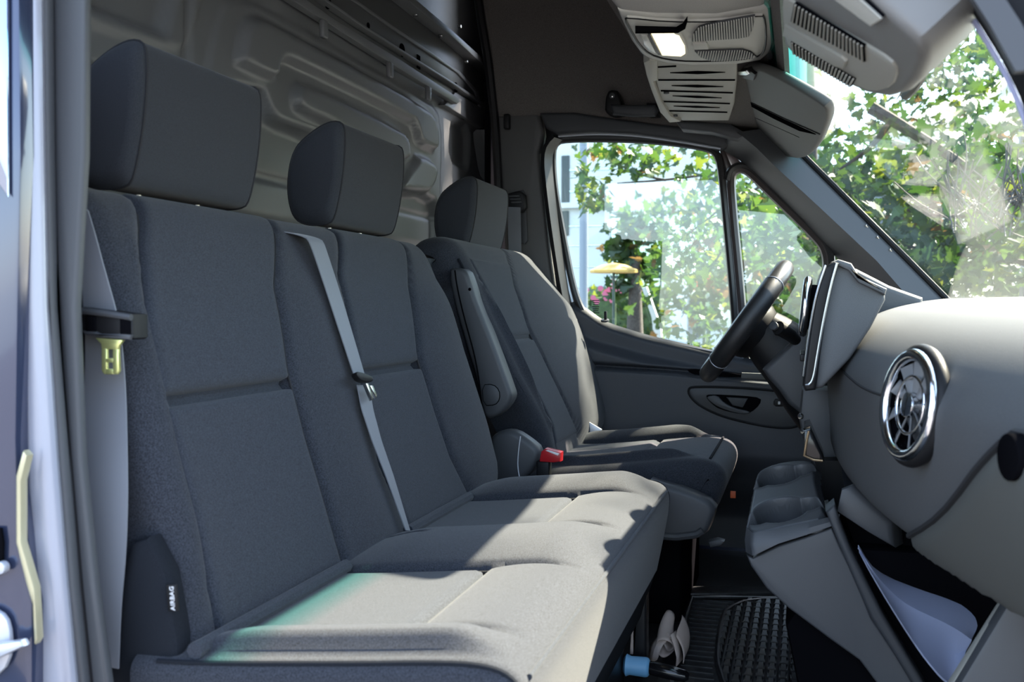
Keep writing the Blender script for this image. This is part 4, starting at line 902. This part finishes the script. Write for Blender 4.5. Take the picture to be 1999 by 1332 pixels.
# slotted shelf cover over the driver
sc_=thing('shelf_cover','warm grey slotted overhead cover above the driver window','cover',(-.22,2.25,1.2))
so3=[(1276,118),(1440,118),(1439,160),(1434,205),(1424,236),(1330,236),(1306,228),(1288,196),(1278,160)]
slab('cover_panel',[OH(x,y,1.168) for x,y in so3],(0,0,.03),M_shelf,sc_,bevel=.006,seg=3)
slab('cover_rim',[OH(x,y,1.160) for x,y in ((1256,124),(1268,118),(1284,120),(1284,158),(1276,160),(1290,196),(1310,228),(1330,238),(1306,240),(1288,220),(1272,180),(1262,150))],(0,0,.03),M_shelf,sc_,bevel=.004)
for x0,y0,x1,y1,h in ((1308,143,1416,142,2.6),(1285,157,1435,157,.9),(1311,168,1412,170,2.2),(1290,178,1431,182,.9),(1313,188,1409,192,1.8),(1296,199,1425,203,.8),(1315,208,1405,211,1.5),(1302,217,1420,220,.8),(1282,132,1320,130,.9)):
    slab('slot',[OH(x0,y0,1.1665),OH((x0+x1)/2,(y0+y1)/2-h,1.1665),OH(x1,y1,1.1665),OH((x0+x1)/2,(y0+y1)/2+h,1.1665)] if h>1.2 else [OH(x0,y0-h,1.1665),OH(x1,y1-h,1.1665),OH(x1,y1+h,1.1665),OH(x0,y0+h,1.1665)],(0,0,.003),M_void,sc_)
for x,y in ((1301,181),(1318,226)): disc('screw',OH(x,y,1.166),(0,0,1),.006,.005,M_pl,sc_,seg=12)
slab('lower_trim',[at(x,y,Y=2.70) for x,y in ((1318,236),(1424,240),(1460,262),(1440,272),(1390,258),(1330,252))],(0,.06,0),M_pl2,sc_,bevel=.006)
# sun visor
vz=thing('sun_visor','dark grey driver sun visor with a slit pocket hanging over the windshield','sun visor',tuple(atp(1520,220,np.array((wsx(1.12)-.07,2.3,1.12)),WSN)))
vp0=np.array((wsx(1.12)-.045,2.3,1.12))
V=lambda x,y,o=0: atp(x,y,vp0-WSN*o,WSN)
vo=[(1440,134),(1454,128),(1500,142),(1560,176),(1606,204),(1617,220),(1616,240),(1596,288),(1574,308),(1553,312),(1510,300),(1468,276),(1440,252),(1428,232),(1428,205),(1434,165)]
vb=slab('visor_board',[V(x,y) for x,y in vo],WSN*.018,M_visor,vz,bevel=.007,seg=4,soft=1)
slab('pocket_slit',[V(x,y,.0015) for x,y in ((1438,190),(1470,204),(1530,234),(1592,263),(1560,256),(1510,232),(1462,206))],WSN*.004,M_void,vb)
tube('pocket_edge',[V(x,y,.001) for x,y in ((1437,188),(1472,203),(1532,232),(1600,262))],.0012,M_seam,vb)
tube('pocket_edge',[V(x,y,.0) for x,y in ((1470,228),(1520,250),(1560,268))],.0010,M_seam,vb)
slab('pivot_bracket',[V(x,y,.006) for x,y in ((1440,140),(1460,136),(1474,146),(1470,158),(1458,156),(1440,150))],WSN*.01,M_black,vz,bevel=.002)
slab('metal_clip',[V(x,y,.012) for x,y in ((1440,141),(1456,139),(1462,145),(1456,148),(1441,147))],WSN*.004,M_steel,vz,bevel=.001)
# grab handle
gh=thing('grab_handle','black grab handle bolted to the headliner above the driver door','handle',tuple(at(1230,212,Y=2.76)))
slab('bracket',[at(x,y,Y=2.755) for x,y in ((1180,214),(1182,190),(1187,178),(1194,175),(1205,177),(1211,192),(1216,204),(1214,222),(1196,224),(1184,220))],(0,.055,0),M_black,gh,bevel=.006,seg=3)
slab('grip',[at(x,y,Y=2.735) for x,y in ((1190,203),(1216,204),(1278,204),(1284,214),(1278,226),(1240,227),(1196,223))],(0,.026,0),M_pl,gh,bevel=.008,seg=3)
slab('bracket',[at(x,y,Y=2.755) for x,y in ((1262,200),(1282,200),(1286,224),(1264,224))],(0,.055,0),M_black,gh,bevel=.006)
disc('bolt',at(1195,187,Y=2.752),(0,-1,0),.008,.006,M_pl2,gh,seg=14)
disc('bolt_head',at(1195,188,Y=2.749),(0,-1,0),.0035,.004,M_steel,gh,seg=10)

# ================================================================== FLOOR ITEMS
fm=thing('floor_mat','wet black rubber floor mat with raised waffle grid between seat and console','floor mat',(-.05,2.1,0))
Z0=lambda x,y,z=.012: at(x,y,Z=z)
mo=[(1322,1148),(1538,1148),(1700,1280),(1860,1480),(1230,1480),(1296,1290)]
slab('mat_base',[Z0(x,y,.010) for x,y in mo],(0,0,-.008),M_mat,fm,bevel=.003)
slab('far_rim',[Z0(x,y,.014) for x,y in ((1352,1152),(1540,1152),(1560,1166),(1348,1166))],(0,0,.010),M_mat,fm,bevel=.004)
tube('rim_bead',[Z0(x,y,.014) for x,y in ((1540,1168),(1450,1167),(1352,1166),(1340,1200),(1328,1250),(1312,1330))],.004,M_mat,fm)
wo_=[(1462,1171),(1560,1171),(1640,1240),(1700,1340),(1600,1400),(1440,1400),(1402,1310),(1399,1270),(1410,1206),(1418,1190)]
wP=np.array([Z0(x,y) for x,y in wo_])
tube('tray_wall',chaikin(wP,1),.0055,M_mat,fm,closed=True)
def ridge_set(P,axis,step,hgt_,r,margin=.006):
    P2=P[:,:2]; parts=[]; a=1-axis
    for t in np.arange(P2[:,a].min(),P2[:,a].max(),step):
        u=np.arange(P2[:,axis].min(),P2[:,axis].max(),.004)
        pts=[(q,t) if axis==0 else (t,q) for q in u]; ins=[p for p in pts if inside(p,P2)]
        if len(ins)<3: continue
        A=ins[0];B=ins[-1]; parts.append(tube_geo([(A[0],A[1],hgt_),((A[0]+B[0])/2,(A[1]+B[1])/2,hgt_),(B[0],B[1],hgt_)],r,6))
    return parts
joinm('waffle_ridges',ridge_set(wP,1,.021,.013,.0034)+ridge_set(wP,0,.040,.012,.0030),M_mat,fm,kind='stuff')
# knobs in the waffle cells that catch the light
parts=[]
for X in np.arange(wP[:,0].min(),wP[:,0].max(),.021):
    for Yk in np.arange(wP[:,1].min(),wP[:,1].max(),.040):
        if inside((X+.0105,Yk+.02),wP[:,:2]):
            c=(X+.0105,Yk+.022); z=.0105
            vq=[(c[0]-.006,c[1]-.010,z),(c[0]+.006,c[1]-.010,z),(c[0]+.007,c[1]+.012,z),(c[0]-.007,c[1]+.012,z),(c[0]-.004,c[1]+.006,z+.006),(c[0]+.004,c[1]+.006,z+.006)]
            parts.append((vq,[(0,1,5,4),(1,2,5),(2,3,4,5),(3,0,4)]))
joinm('waffle_knobs',parts,M_mat,fm,kind='stuff')
lP=np.array([Z0(x,y) for x,y in ((1352,1170),(1440,1172),(1412,1192),(1402,1220),(1394,1290),(1396,1330),(1320,1330),(1336,1250))])
joinm('rib_lines',ridge_set(lP,0,.030,.0105,.0016),M_mat,fm,kind='stuff')
# rolled cloth
cl_=thing('rolled_cloth','crumpled beige cloth roll on the floor beside the bench foot','cloth',tuple(at(1300,1295,Y=1.93)))
cc=at(1297,1262,Y=1.92); ce=at(1309,1212,Y=2.00)
secs=[]
for k,t in enumerate(np.linspace(0,1,10)):
    c0=cc+(ce-cc)*t; row=[]
    for a in np.linspace(0,1,46):
        an=1.2+a*2*math.pi*1.9; r=(.006+.022*a)*(1-.25*t); sq=1+.35*math.sin(an*1.0+.6)
        row.append(c0+np.array((r*math.cos(an)*.85*sq,0,r*math.sin(an)*(1.05+.3*t)))+np.array((.004*math.sin(5*a+3*t),.012*math.sin(9*a)*(1-t),.003*math.sin(7*a+t*4))))
    e0=row[-1]
    for q in np.linspace(.1,1,10): row.append(e0+np.array((.012*q+.006*math.sin(q*3),-.006*q,-.048*q-.006*t*q)))
    secs.append(row)
rc_=loft('roll',secs,M_cloth,cl_,closed=False,cap=False); so_m=rc_.modifiers.new('t','SOLIDIFY'); so_m.thickness=.002
fl=[[at(1266,1290,Y=1.93),at(1270,1262,Y=1.93),at(1279,1250,Y=1.94),at(1292,1238,Y=1.95),at(1300,1230,Y=1.955)],[at(1284,1292,Y=1.91),at(1288,1272,Y=1.91),at(1294,1260,Y=1.915),at(1304,1250,Y=1.92),at(1315,1244,Y=1.925)]]
fl=[[np.array(p) for p in r] for r in fl]; fa_=loft('loose_flap',[fl[0],[(a+b)/2+np.array((0,-.012,.004)) for a,b in zip(*fl)],fl[1]],M_cloth,cl_,closed=False,cap=False,sub=1)
so_m=fa_.modifiers.new('t','SOLIDIFY'); so_m.thickness=.002
fl=[[at(1318,1232,Y=1.94),at(1324,1250,Y=1.93),at(1328,1272,Y=1.925),at(1331,1288,Y=1.92)],[at(1308,1240,Y=1.90),at(1315,1262,Y=1.90),at(1320,1284,Y=1.90),at(1319,1302,Y=1.89)]]
fb_=loft('loose_flap',[[np.array(p) for p in r] for r in fl],M_cloth,cl_,closed=False,cap=False); so_m=fb_.modifiers.new('t','SOLIDIFY'); so_m.thickness=.002
# tool with blue collar
tl=thing('hand_brush','black handled brush with light blue collar lying in front of bench','brush',tuple(at(1275,1310,Y=1.80)))
a0=at(1218,1298,Y=1.80); a1=at(1268,1304,Y=1.80); a2=at(1345,1322,Y=1.80); d_=a1-a0
tube('blue_collar',[a0,a0+d_*.1,a0+d_*.25,a0+d_*.85,a0+d_*.95,a1],[.014,.020,.017,.018,.0165,.013],M_bluep,tl,n=18)
tube('handle',[a1-d_*.05,a1+(a2-a1)*.1,a1+(a2-a1)*.5,a1+(a2-a1)*.9,a2],[.011,.0125,.013,.011,.006],M_gloss,tl,n=16)
slab('bracket',[at(x,y,Y=1.84) for x,y in ((1240,1202),(1246,1204),(1243,1235),(1240,1280),(1229,1278),(1232,1232))],(0,.01,0),M_cloth,bench,bevel=.002)

# ================================================================== CARGO SHELL (closes the body behind the bulkhead)
struct(rbox('wall_cargo',(-1.42,2.0,.95),(.04,3.2,2.2),M_void,bevel=0))
struct(slab('trim_7',[(-1.42,3.46,-.05),(-.90,3.46,-.05),(-.90,2.98,-.05),(-.90,2.98,2.02),(-.90,3.46,2.02),(-1.42,3.46,2.02)][:2]+[(-.90,3.46,2.02),(-1.42,3.46,2.02)],(0,.03,0),M_void,smooth=False))
struct(slab('trim_8',[(-.93,2.90,.0),(-.93,3.49,.0),(-.93,3.49,2.02),(-.93,2.90,2.02)],(.02,0,0),M_void,smooth=False))
struct(slab('trim_9',[(-1.44,.40,1.99),(-.50,.40,1.99),(-.50,3.6,1.99),(-1.44,3.6,1.99)],(0,0,.03),M_void,smooth=False))
struct(slab('trim_10',[(-1.44,.60,-.05),(-1.02,.60,-.05),(-1.02,.60,2.0),(-1.44,.60,2.0)],(0,.02,0),M_void,smooth=False))
# ================================================================== OUTSIDE
GZ=-.78
M_pave=mat('pale_paving',(.28,.28,.27),.9,vary=(3,.2)); M_asph=mat('asphalt',(.10,.10,.105),.9,vary=(8,.2))
M_grass=mat('grass',(.10,.16,.03),.9,vary=(6,.4)); M_wallw=mat('white_cladding',(.62,.66,.66),.6,vary=(2,.05)); M_dglass=mat('dark_green_glass',(.05,.09,.08),.05,.3)
M_pglass=mat('pale_facade_glass',(.42,.52,.50),.06,.7); M_mull=mat('dark_green_mullion',(.02,.05,.045),.4); M_pole=mat('blue_grey_pole',(.20,.24,.30),.4,.3)
M_yel=mat('yellow_canvas',(.55,.36,.10),.7); M_bark=mat('bark',(.06,.05,.045),.9,vary=(30,.4)); M_twig=mat('pale_twig',(.12,.115,.11),.8)
M_hedge=mat('hedge_leaf',(.035,.075,.02),.7,vary=(12,.5)); M_pink=mat('pink_petals',(.5,.12,.22),.7); M_redf=mat('red_petals',(.6,.05,.06),.7)
M_reflect=mat('cream_reflection',(.62,.58,.48),.8); M_dwin=mat('dark_window',(.03,.04,.045),.1,.2); M_trunkd=mat('dark_trunk',(.03,.028,.026),.9)
struct(slab('ground',[(-60,-30,GZ),(60,-30,GZ),(60,90,GZ),(-60,90,GZ)],(0,0,-.1),M_asph,smooth=False))
def leafmat(name,col,tcol):
    m=bpy.data.materials.new(name); m.use_nodes=True; n=m.node_tree; n.nodes.clear(); o=n.nodes.new('ShaderNodeOutputMaterial')
    d=n.nodes.new('ShaderNodeBsdfDiffuse'); t=n.nodes.new('ShaderNodeBsdfTranslucent'); g=n.nodes.new('ShaderNodeBsdfGlossy'); a=n.nodes.new('ShaderNodeMixShader'); b=n.nodes.new('ShaderNodeMixShader')
    d.inputs[0].default_value=(*col,1); t.inputs[0].default_value=(*tcol,1); g.inputs[0].default_value=(.9,.95,1,1); g.inputs['Roughness'].default_value=.35
    a.inputs[0].default_value=.45; b.inputs[0].default_value=.035
    n.links.new(d.outputs[0],a.inputs[1]); n.links.new(t.outputs[0],a.inputs[2]); n.links.new(a.outputs[0],b.inputs[1]); n.links.new(g.outputs[0],b.inputs[2]); n.links.new(b.outputs[0],o.inputs[0]); return m
LM=[leafmat('maple_leaf_dark',(.030,.065,.022),(.03,.075,.012)),leafmat('maple_leaf_mid',(.045,.085,.025),(.06,.115,.015)),leafmat('maple_leaf_yellow',(.09,.13,.03),(.15,.19,.02)),leafmat('maple_leaf_brown',(.10,.07,.035),(.12,.07,.02))]
def leaf_outline():
    R=[(0,-.10),(.10,-.02),(.34,-.16),(.30,.02),(.52,.16),(.34,.24),(.36,.38),(.20,.36),(.12,.50),(.14,.62),(0,.92),(-.14,.62),(-.12,.50),(-.20,.36),(-.36,.38),(-.34,.24),(-.52,.16),(-.30,.02),(-.34,-.16),(-.10,-.02)]
    return R
def leaf_geo(fold):
    L=leaf_outline(); v=[(0,.12,0)]+[(x,y,-abs(x)*fold+.12*y*y*(1 if fold>.2 else -1)) for x,y in L]; n=len(L); f=[(0,1+i,1+(i+1)%n) for i in range(n)]; return np.array(v),f
LG=[leaf_geo(.15),leaf_geo(.35),leaf_geo(.05)]
def leaf_mesh(k,mi):
    v,f=LG[k]; me=bpy.data.meshes.new('leaf'); me.from_pydata([tuple(p) for p in v],[],f); me.materials.append(LM[mi]); return me
LMESH=[[leaf_mesh(k,mi) for mi in range(4)] for k in range(3)]
def rot_rand(tilt=1.0):
    return Euler((random.gauss(0,.9)*tilt,random.gauss(0,.9)*tilt,random.uniform(0,6.28))).to_matrix()
def tree(name,label,trunk,branches,clusters,leaf,nobj,weights,group=None,bark=None,vis=None):
    t=thing(name,label,'tree',tuple(trunk[0]),group); bark=bark or M_bark
    tr=tube('trunk',resample(chaikin(trunk,1,False),14),np.linspace(trunk_r[0],trunk_r[1],14),bark,t,n=10)
    for P,r in branches: tube('branch',resample(chaikin(P,2,False),20),np.linspace(r,r*.35,20),bark,t,n=7)
    pts=[]
    for c,rad,n in clusters:
        for _ in range(n):
            q=rng.normal(0,.5,3); pts.append(np.array(c)+q*np.array(rad))
    pts=np.array(pts); u,v_,d=proj(pts); inf=(u>-20)&(u<2020)&(v_>-20)&(v_<1100)&(d>0)
    order=np.argsort(np.where(inf,0,1e6)+d); W0_=W[t.name]
    geo={}
    vv=[];ff=[];mi_=[]
    for r,i in enumerate(order):
        mi=random.choices(range(4),weights)[0]; k=random.randrange(3); s=leaf*random.uniform(.7,1.25); R_=rot_rand(); p=Vector(pts[i].tolist())
        if r<nobj:
            o=bpy.data.objects.new('leaf',LMESH[k][mi]); COL.objects.link(o); o.parent=t; o.matrix_local=Matrix.Translation(p-W0_)@R_.to_4x4()@Matrix.Scale(s,4)
        else:
            a=LG[k][0]@np.array(R_).T*s+pts[i]; n0=len(vv); vv+=list(a); ff+=[tuple(x+n0 for x in q) for q in LG[k][1]]; mi_+=[mi]*len(LG[k][1])
    if vv:
        o=mesh('foliage',vv,ff,LM,t,smooth=False,kind='stuff'); o.data.polygons.foreach_set('material_index',mi_); o.data.update()
    return t
def cl(L,Y,rad,n): return [(at(x,y,Y=Y+random.uniform(-.5,.5)),rad,n) for x,y in L]
trunk_r=(.09,.03)
# tree whose branch hangs into the driver's window
YA=9.
cA=cl([(1145,335),(1172,300),(1150,300),(1210,287),(1255,292),(1285,300),(1200,330),(1240,335),(1165,365),(1150,400),(1180,392),(1228,300),(1270,330),(1152,372)],YA,(.10,.35,.09),15)
cA+=cl([(1330,315),(1370,345),(1405,330),(1390,400),(1350,430),(1320,395),(1385,470),(1400,540),(1350,500),(1310,470),(1380,600),(1340,570),(1400,650),(1420,420),(1330,640),(1300,540)],YA-.5,(.22,.5,.2),26)
cA+=cl([(1460,380),(1470,430),(1460,500),(1500,470),(1520,560),(1470,580),(1560,560),(1590,520),(1500,620),(1560,630),(1600,580)],YA-1,(.25,.6,.25),45)
bA=[([at(1560,300,Y=YA),at(1420,335,Y=YA),at(1300,352,Y=YA),at(1205,358,Y=YA)],.02),([at(1300,352,Y=YA),at(1240,340,Y=YA),at(1170,300,Y=YA)],.012),([at(1560,330,Y=YA),at(1430,390,Y=YA-.3),at(1340,460,Y=YA-.4)],.015),([at(1420,470,Y=YA-.4),at(1380,540,Y=YA-.4),at(1330,620,Y=YA-.4)],.010)]
tA0=at(1580,300,Y=YA)
tree('maple_tree','maple tree whose lobed yellow green leaves hang into the driver window',[np.array((tA0[0],tA0[1],GZ)),np.array((tA0[0]+.05,tA0[1],.8)),tA0+np.array((0,0,.9))],bA,cA,.105,300,(4,5,1.6,.6))
# tree beyond the windshield
YB=6.2
trunk_r=(.10,.05)
cB=[]
for _ in range(74):
    x=random.uniform(1580,2080); y=random.uniform(max(190,330-(x-1560)*.35),580); 
    cB+=cl([(x,y)],random.uniform(5.4,8.2),(.32,.4,.26),int(34 if y>330 else 16))
cB+=cl([(1690,60),(1760,30),(1850,60),(1930,140),(1700,200),(1860,130)],7.5,(.35,.4,.25),40)
def sunp(P,Y): 
    t=(Y-P[1])/SUND.y; return np.array(P)+t*np.array(SUND)
for P,n_,r_ in (((-.62,2.35,.62),40,.16),((-.58,2.30,.45),60,.16),((-.66,2.42,.72),20,.14),((-1.0,2.74,1.15),120,.12),((-1.0,2.74,1.0),80,.14),((-.5,2.45,.40),40,.2),((-.30,2.35,.38),40,.16),((-.33,1.75,.38),9,.2),((-.35,1.3,.38),4,.2),((.2,1.9,.72),3,.2)): cB.append((sunp(P,6.2),(r_*2,.5,r_*2),n_))  # unseen leaf clumps added across the sun rays to shade seats and bulkhead
bB=[([at(1700,210,Y=5.6),at(1760,245,Y=5.6),at(1880,320,Y=5.7),at(2040,440,Y=5.8)],.035),([at(1740,235,Y=5.6),at(1700,290,Y=5.7),at(1640,330,Y=5.9)],.02),([at(2050,520,Y=6),at(1900,500,Y=6),at(1760,480,Y=6.1)],.022),([at(1980,400,Y=6),at(1860,430,Y=6),at(1720,400,Y=6.2)],.018)]
tb0=at(2040,440,Y=5.8)
tree('maple_tree','dark green maple tree filling the view through the windshield',[np.array((tb0[0]+.4,tb0[1]+.3,GZ)),np.array((tb0[0]+.3,tb0[1]+.2,.3)),tb0],bB,cB,.10,300,(6,4,1,.3))
# bare twig bush at the right
tw=thing('twig_bush','tangle of bare pale twigs at right behind the windshield','bush',tuple(at(1990,600,Y=4.6)*np.array((1,1,0))+np.array((0,0,GZ))))
b0=np.array(at(2000,560,Y=4.6)); parts=[]
tube('stem',[np.array((b0[0],b0[1],GZ)),np.array((b0[0],b0[1],-.1)),b0],.02,M_twig,tw)
for k in range(70):
    x0=random.uniform(1860,2040); y0=random.uniform(400,470); a=random.uniform(-2.6,-.5); L_=random.uniform(60,170)
    p=[at(x0,y0,Y=4.6+random.uniform(-.2,.2))]
    for j in range(1,5): 
        a+=random.uniform(-.25,.35); x0+=L_/4*math.cos(a); y0+=L_/4*math.sin(a); p.append(at(x0,y0,Y=4.6+random.uniform(-.05,.05)))
    parts.append(tube_geo(chaikin(p,1,False),.0032,4))
joinm('twigs',parts,M_twig,tw,kind='stuff')
# far background trees
trunk_r=(.2,.08)
def btree(x,y,Y,w_,h_,n,label,leaf=.22,wt=(5,4,1,.5)):
    c=at(x,y,Y=Y); C_=[(c+np.array((random.gauss(0,.4)*w_,random.gauss(0,.3)*w_,random.gauss(0,.35)*h_)),(.35*w_,.35*w_,.3*h_),n//12) for _ in range(12)]
    tree('background_tree',label,[np.array((c[0],c[1],GZ)),np.array((c[0],c[1],(c[2]+GZ)/2)),c],[],C_,leaf,0,wt)
btree(1240,500,17,.62,1.2,330,'small round tree standing before the glass facade')
btree(1540,520,16,1.2,2.2,500,'leafy background tree seen through the small quarter window')
btree(1700,420,15,3.5,3.2,1100,'broad background tree left of the dark trunk behind the windshield')
btree(1960,420,15,3.5,3.4,900,'broad background tree at the right edge behind the windshield')
# lamp post
pc=at(1139,600,Y=13.); lp_=thing('lamp_post','slim blue grey lamp post outside the driver window','post',(pc[0],pc[1],GZ))
tube('post',[(pc[0],pc[1],GZ),(pc[0],pc[1],2.2),(pc[0],pc[1],5.5)],.058,M_pole,lp_,n=16); tube('post_base',[(pc[0],pc[1],GZ),(pc[0],pc[1],GZ+.12)],.12,M_pole,lp_,n=16); tube('lamp_arm',[(pc[0],pc[1],5.45),(pc[0]+.5,pc[1],5.6),(pc[0]+1.1,pc[1],5.62)],.035,M_pole,lp_)
# building
YBd=26.; BX=lambda x,y,d=0: at(x,y,Y=YBd-d)
bd_=thing('office_building','white office building with pale glass front across the street','building',tuple(np.array(BX(1230,500))*np.array((1,1,0))+np.array((0,0,GZ))))
def brect(name,x0,y0,x1,y1,m,d=0,th=.3,par=None):
    a=BX(x0,y0,d); b=BX(x1,y1,d); return rbox(name,((a[0]+b[0])/2,YBd-d+th/2,(a[2]+b[2])/2),(abs(b[0]-a[0]),th,abs(a[2]-b[2])),m,par or bd_,bevel=.01,seg=1)
brect('wall',900,-200,1600,745,M_wallw,0,.5)
for y in (330,372,440,478,520,560): brect('cladding_joint',1096,y,1190,y+2,M_pglass,.02,.05)
w_=brect('window',1096,304,1111,396,M_dwin,.05,.1); brect('window_sill',1092,396,1192,404,M_wallw,.2,.2)
brect('window',1096,412,1110,460,M_dwin,.05,.1)
for x0,x1 in ((1192,1212),(1216,1289),(1293,1360),(1364,1430)): brect('glass_pane',x0,412,x1,640,M_pglass,.1,.1)
for x in (1212,1289,1360,1430): brect('mullion',x,408,x+4,660,M_mull,.25,.2)
brect('canopy_beam',1188,398,1440,408,M_wallw,.6,.5); brect('transom',1192,538,1430,542,M_mull,.2,.1)
brect('dark_base',1150,560,1290,650,M_dglass,.12,.1); brect('base_column',1292,545,1340,680,M_wallw,.5,.4)
# yellow parasol, hedge, flowers, lawn
yp=thing('parasol','yellow orange parasol open before the glass facade','parasol',tuple(np.array(at(1198,600,Y=15.))*np.array((1,1,0))+np.array((0,0,GZ))))
c=at(1198,520,Y=15.); yr_=abs(at(1245,520,Y=15.)[0]-c[0])
loft('canopy',[[c+np.array((r*math.cos(a),r*math.sin(a)*.8,z)) for a in np.linspace(0,2*math.pi,9)[:-1]] for r,z in ((.02,.05),(yr_*.5,.02),(yr_,-.06),(yr_,-.10))],M_yel,yp,sharp=20)
tube('pole',[(c[0],c[1],GZ),(c[0],c[1],c[2]+.05)],.02,M_mull,yp)
def hedge(name,label,x0,x1,y0,y1,Y,n,m,cat,leaf=.16):
    a=at(x0,y1,Y=Y); b=at(x1,y0,Y=Y); t=thing(name,label,cat,((a[0]+b[0])/2,Y,GZ)); rbox('base',((a[0]+b[0])/2,Y+.3,(GZ+b[2])/2-.1),(abs(b[0]-a[0])*.9,.6,b[2]-GZ-.2),M_hedge,t,bevel=.1)
    vv=[];ff=[];mi=[]
    for _ in range(n):
        p=np.array((random.uniform(a[0],b[0]),Y+random.uniform(-.1,.6),random.uniform(a[2],b[2]))); k=random.randrange(3); A=LG[k][0]@np.array(rot_rand()).T*leaf*random.uniform(.6,1.2)+p; n0=len(vv); vv+=list(A); ff+=[tuple(x+n0 for x in q) for q in LG[k][1]]; mi+=[random.choice((0,0,1,2))]*len(LG[k][1])
    o=mesh('foliage',vv,ff,LM,t,smooth=False,kind='stuff'); o.data.polygons.foreach_set('material_index',mi)
hedge('hedge','clipped dark hedge at the foot of the glass facade',1145,1300,560,690,20.,900,M_hedge,'hedge')
hedge('shrub','low green shrub behind the hub of the steering wheel',1440,1640,560,690,14.,900,M_hedge,'shrub')
def flowers(name,label,x,y,Y,m,n=40,r=.35):
    c=at(x,y,Y=Y); t=thing(name,label,'flowers',(c[0],c[1],GZ)); parts=[]
    for _ in range(n):
        p=c+rng.normal(0,.4,3)*np.array((r,.1,r*.35)); q=[p+np.array((.06*math.cos(a),0.02*math.sin(3*a),.06*math.sin(a))) for a in np.linspace(0,6.28,7)[:-1]]; parts.append((q,[(0,1,2,3,4,5)]))
    joinm('blossoms',parts,m,t,kind='stuff'); tube('stem',[(c[0],c[1],GZ),c],.03,M_hedge,t)
flowers('flower_bed','pink flowers growing in front of the dark hedge',1200,572,19.,M_pink,26,.5); flowers('flower_bed','red flowers growing near the division bar of the driver window',1375,552,19.,M_redf,30,.25)
struct(slab('lawn',[(-14,27,GZ+.01),(8,27,GZ+.01),(8,45,GZ+.01),(-14,45,GZ+.01)],(0,0,.02),M_grass,smooth=False))
bs=thing('leaning_post','pale stone post leaning in front of the facade','post',tuple(np.array(at(1268,640,Y=18.))*np.array((1,1,0))+np.array((0,0,GZ))))
slab('post',[at(1253,562,Y=18.),at(1262,560,Y=18.),at(1290,640,Y=18.),at(1300,760,Y=18.),at(1286,760,Y=18.),at(1272,620,Y=18.)],(0,.15,0),M_wallw,bs,bevel=.01)
# cream sheet standing in for a reflection in the windshield, on added posts
aw=thing('reflection_sheet','broad cream sheet standing in for a windshield reflection beyond the tree','reflection_sheet',(at(1850,600,Y=12)[0],12,GZ))
slab('reflection_panel',[at(1700,262,Y=12.),at(1860,190,Y=12.),at(2060,110,Y=12.),at(2060,220,Y=11.),at(1960,240,Y=11.),at(1840,300,Y=11.)],(0,.2,-.05),M_reflect,aw,bevel=.02)
for x in (1720,2000): p=at(x,250,Y=12.2); tube('sheet_post',[(p[0],p[1],GZ),p],.06,M_pole,aw)
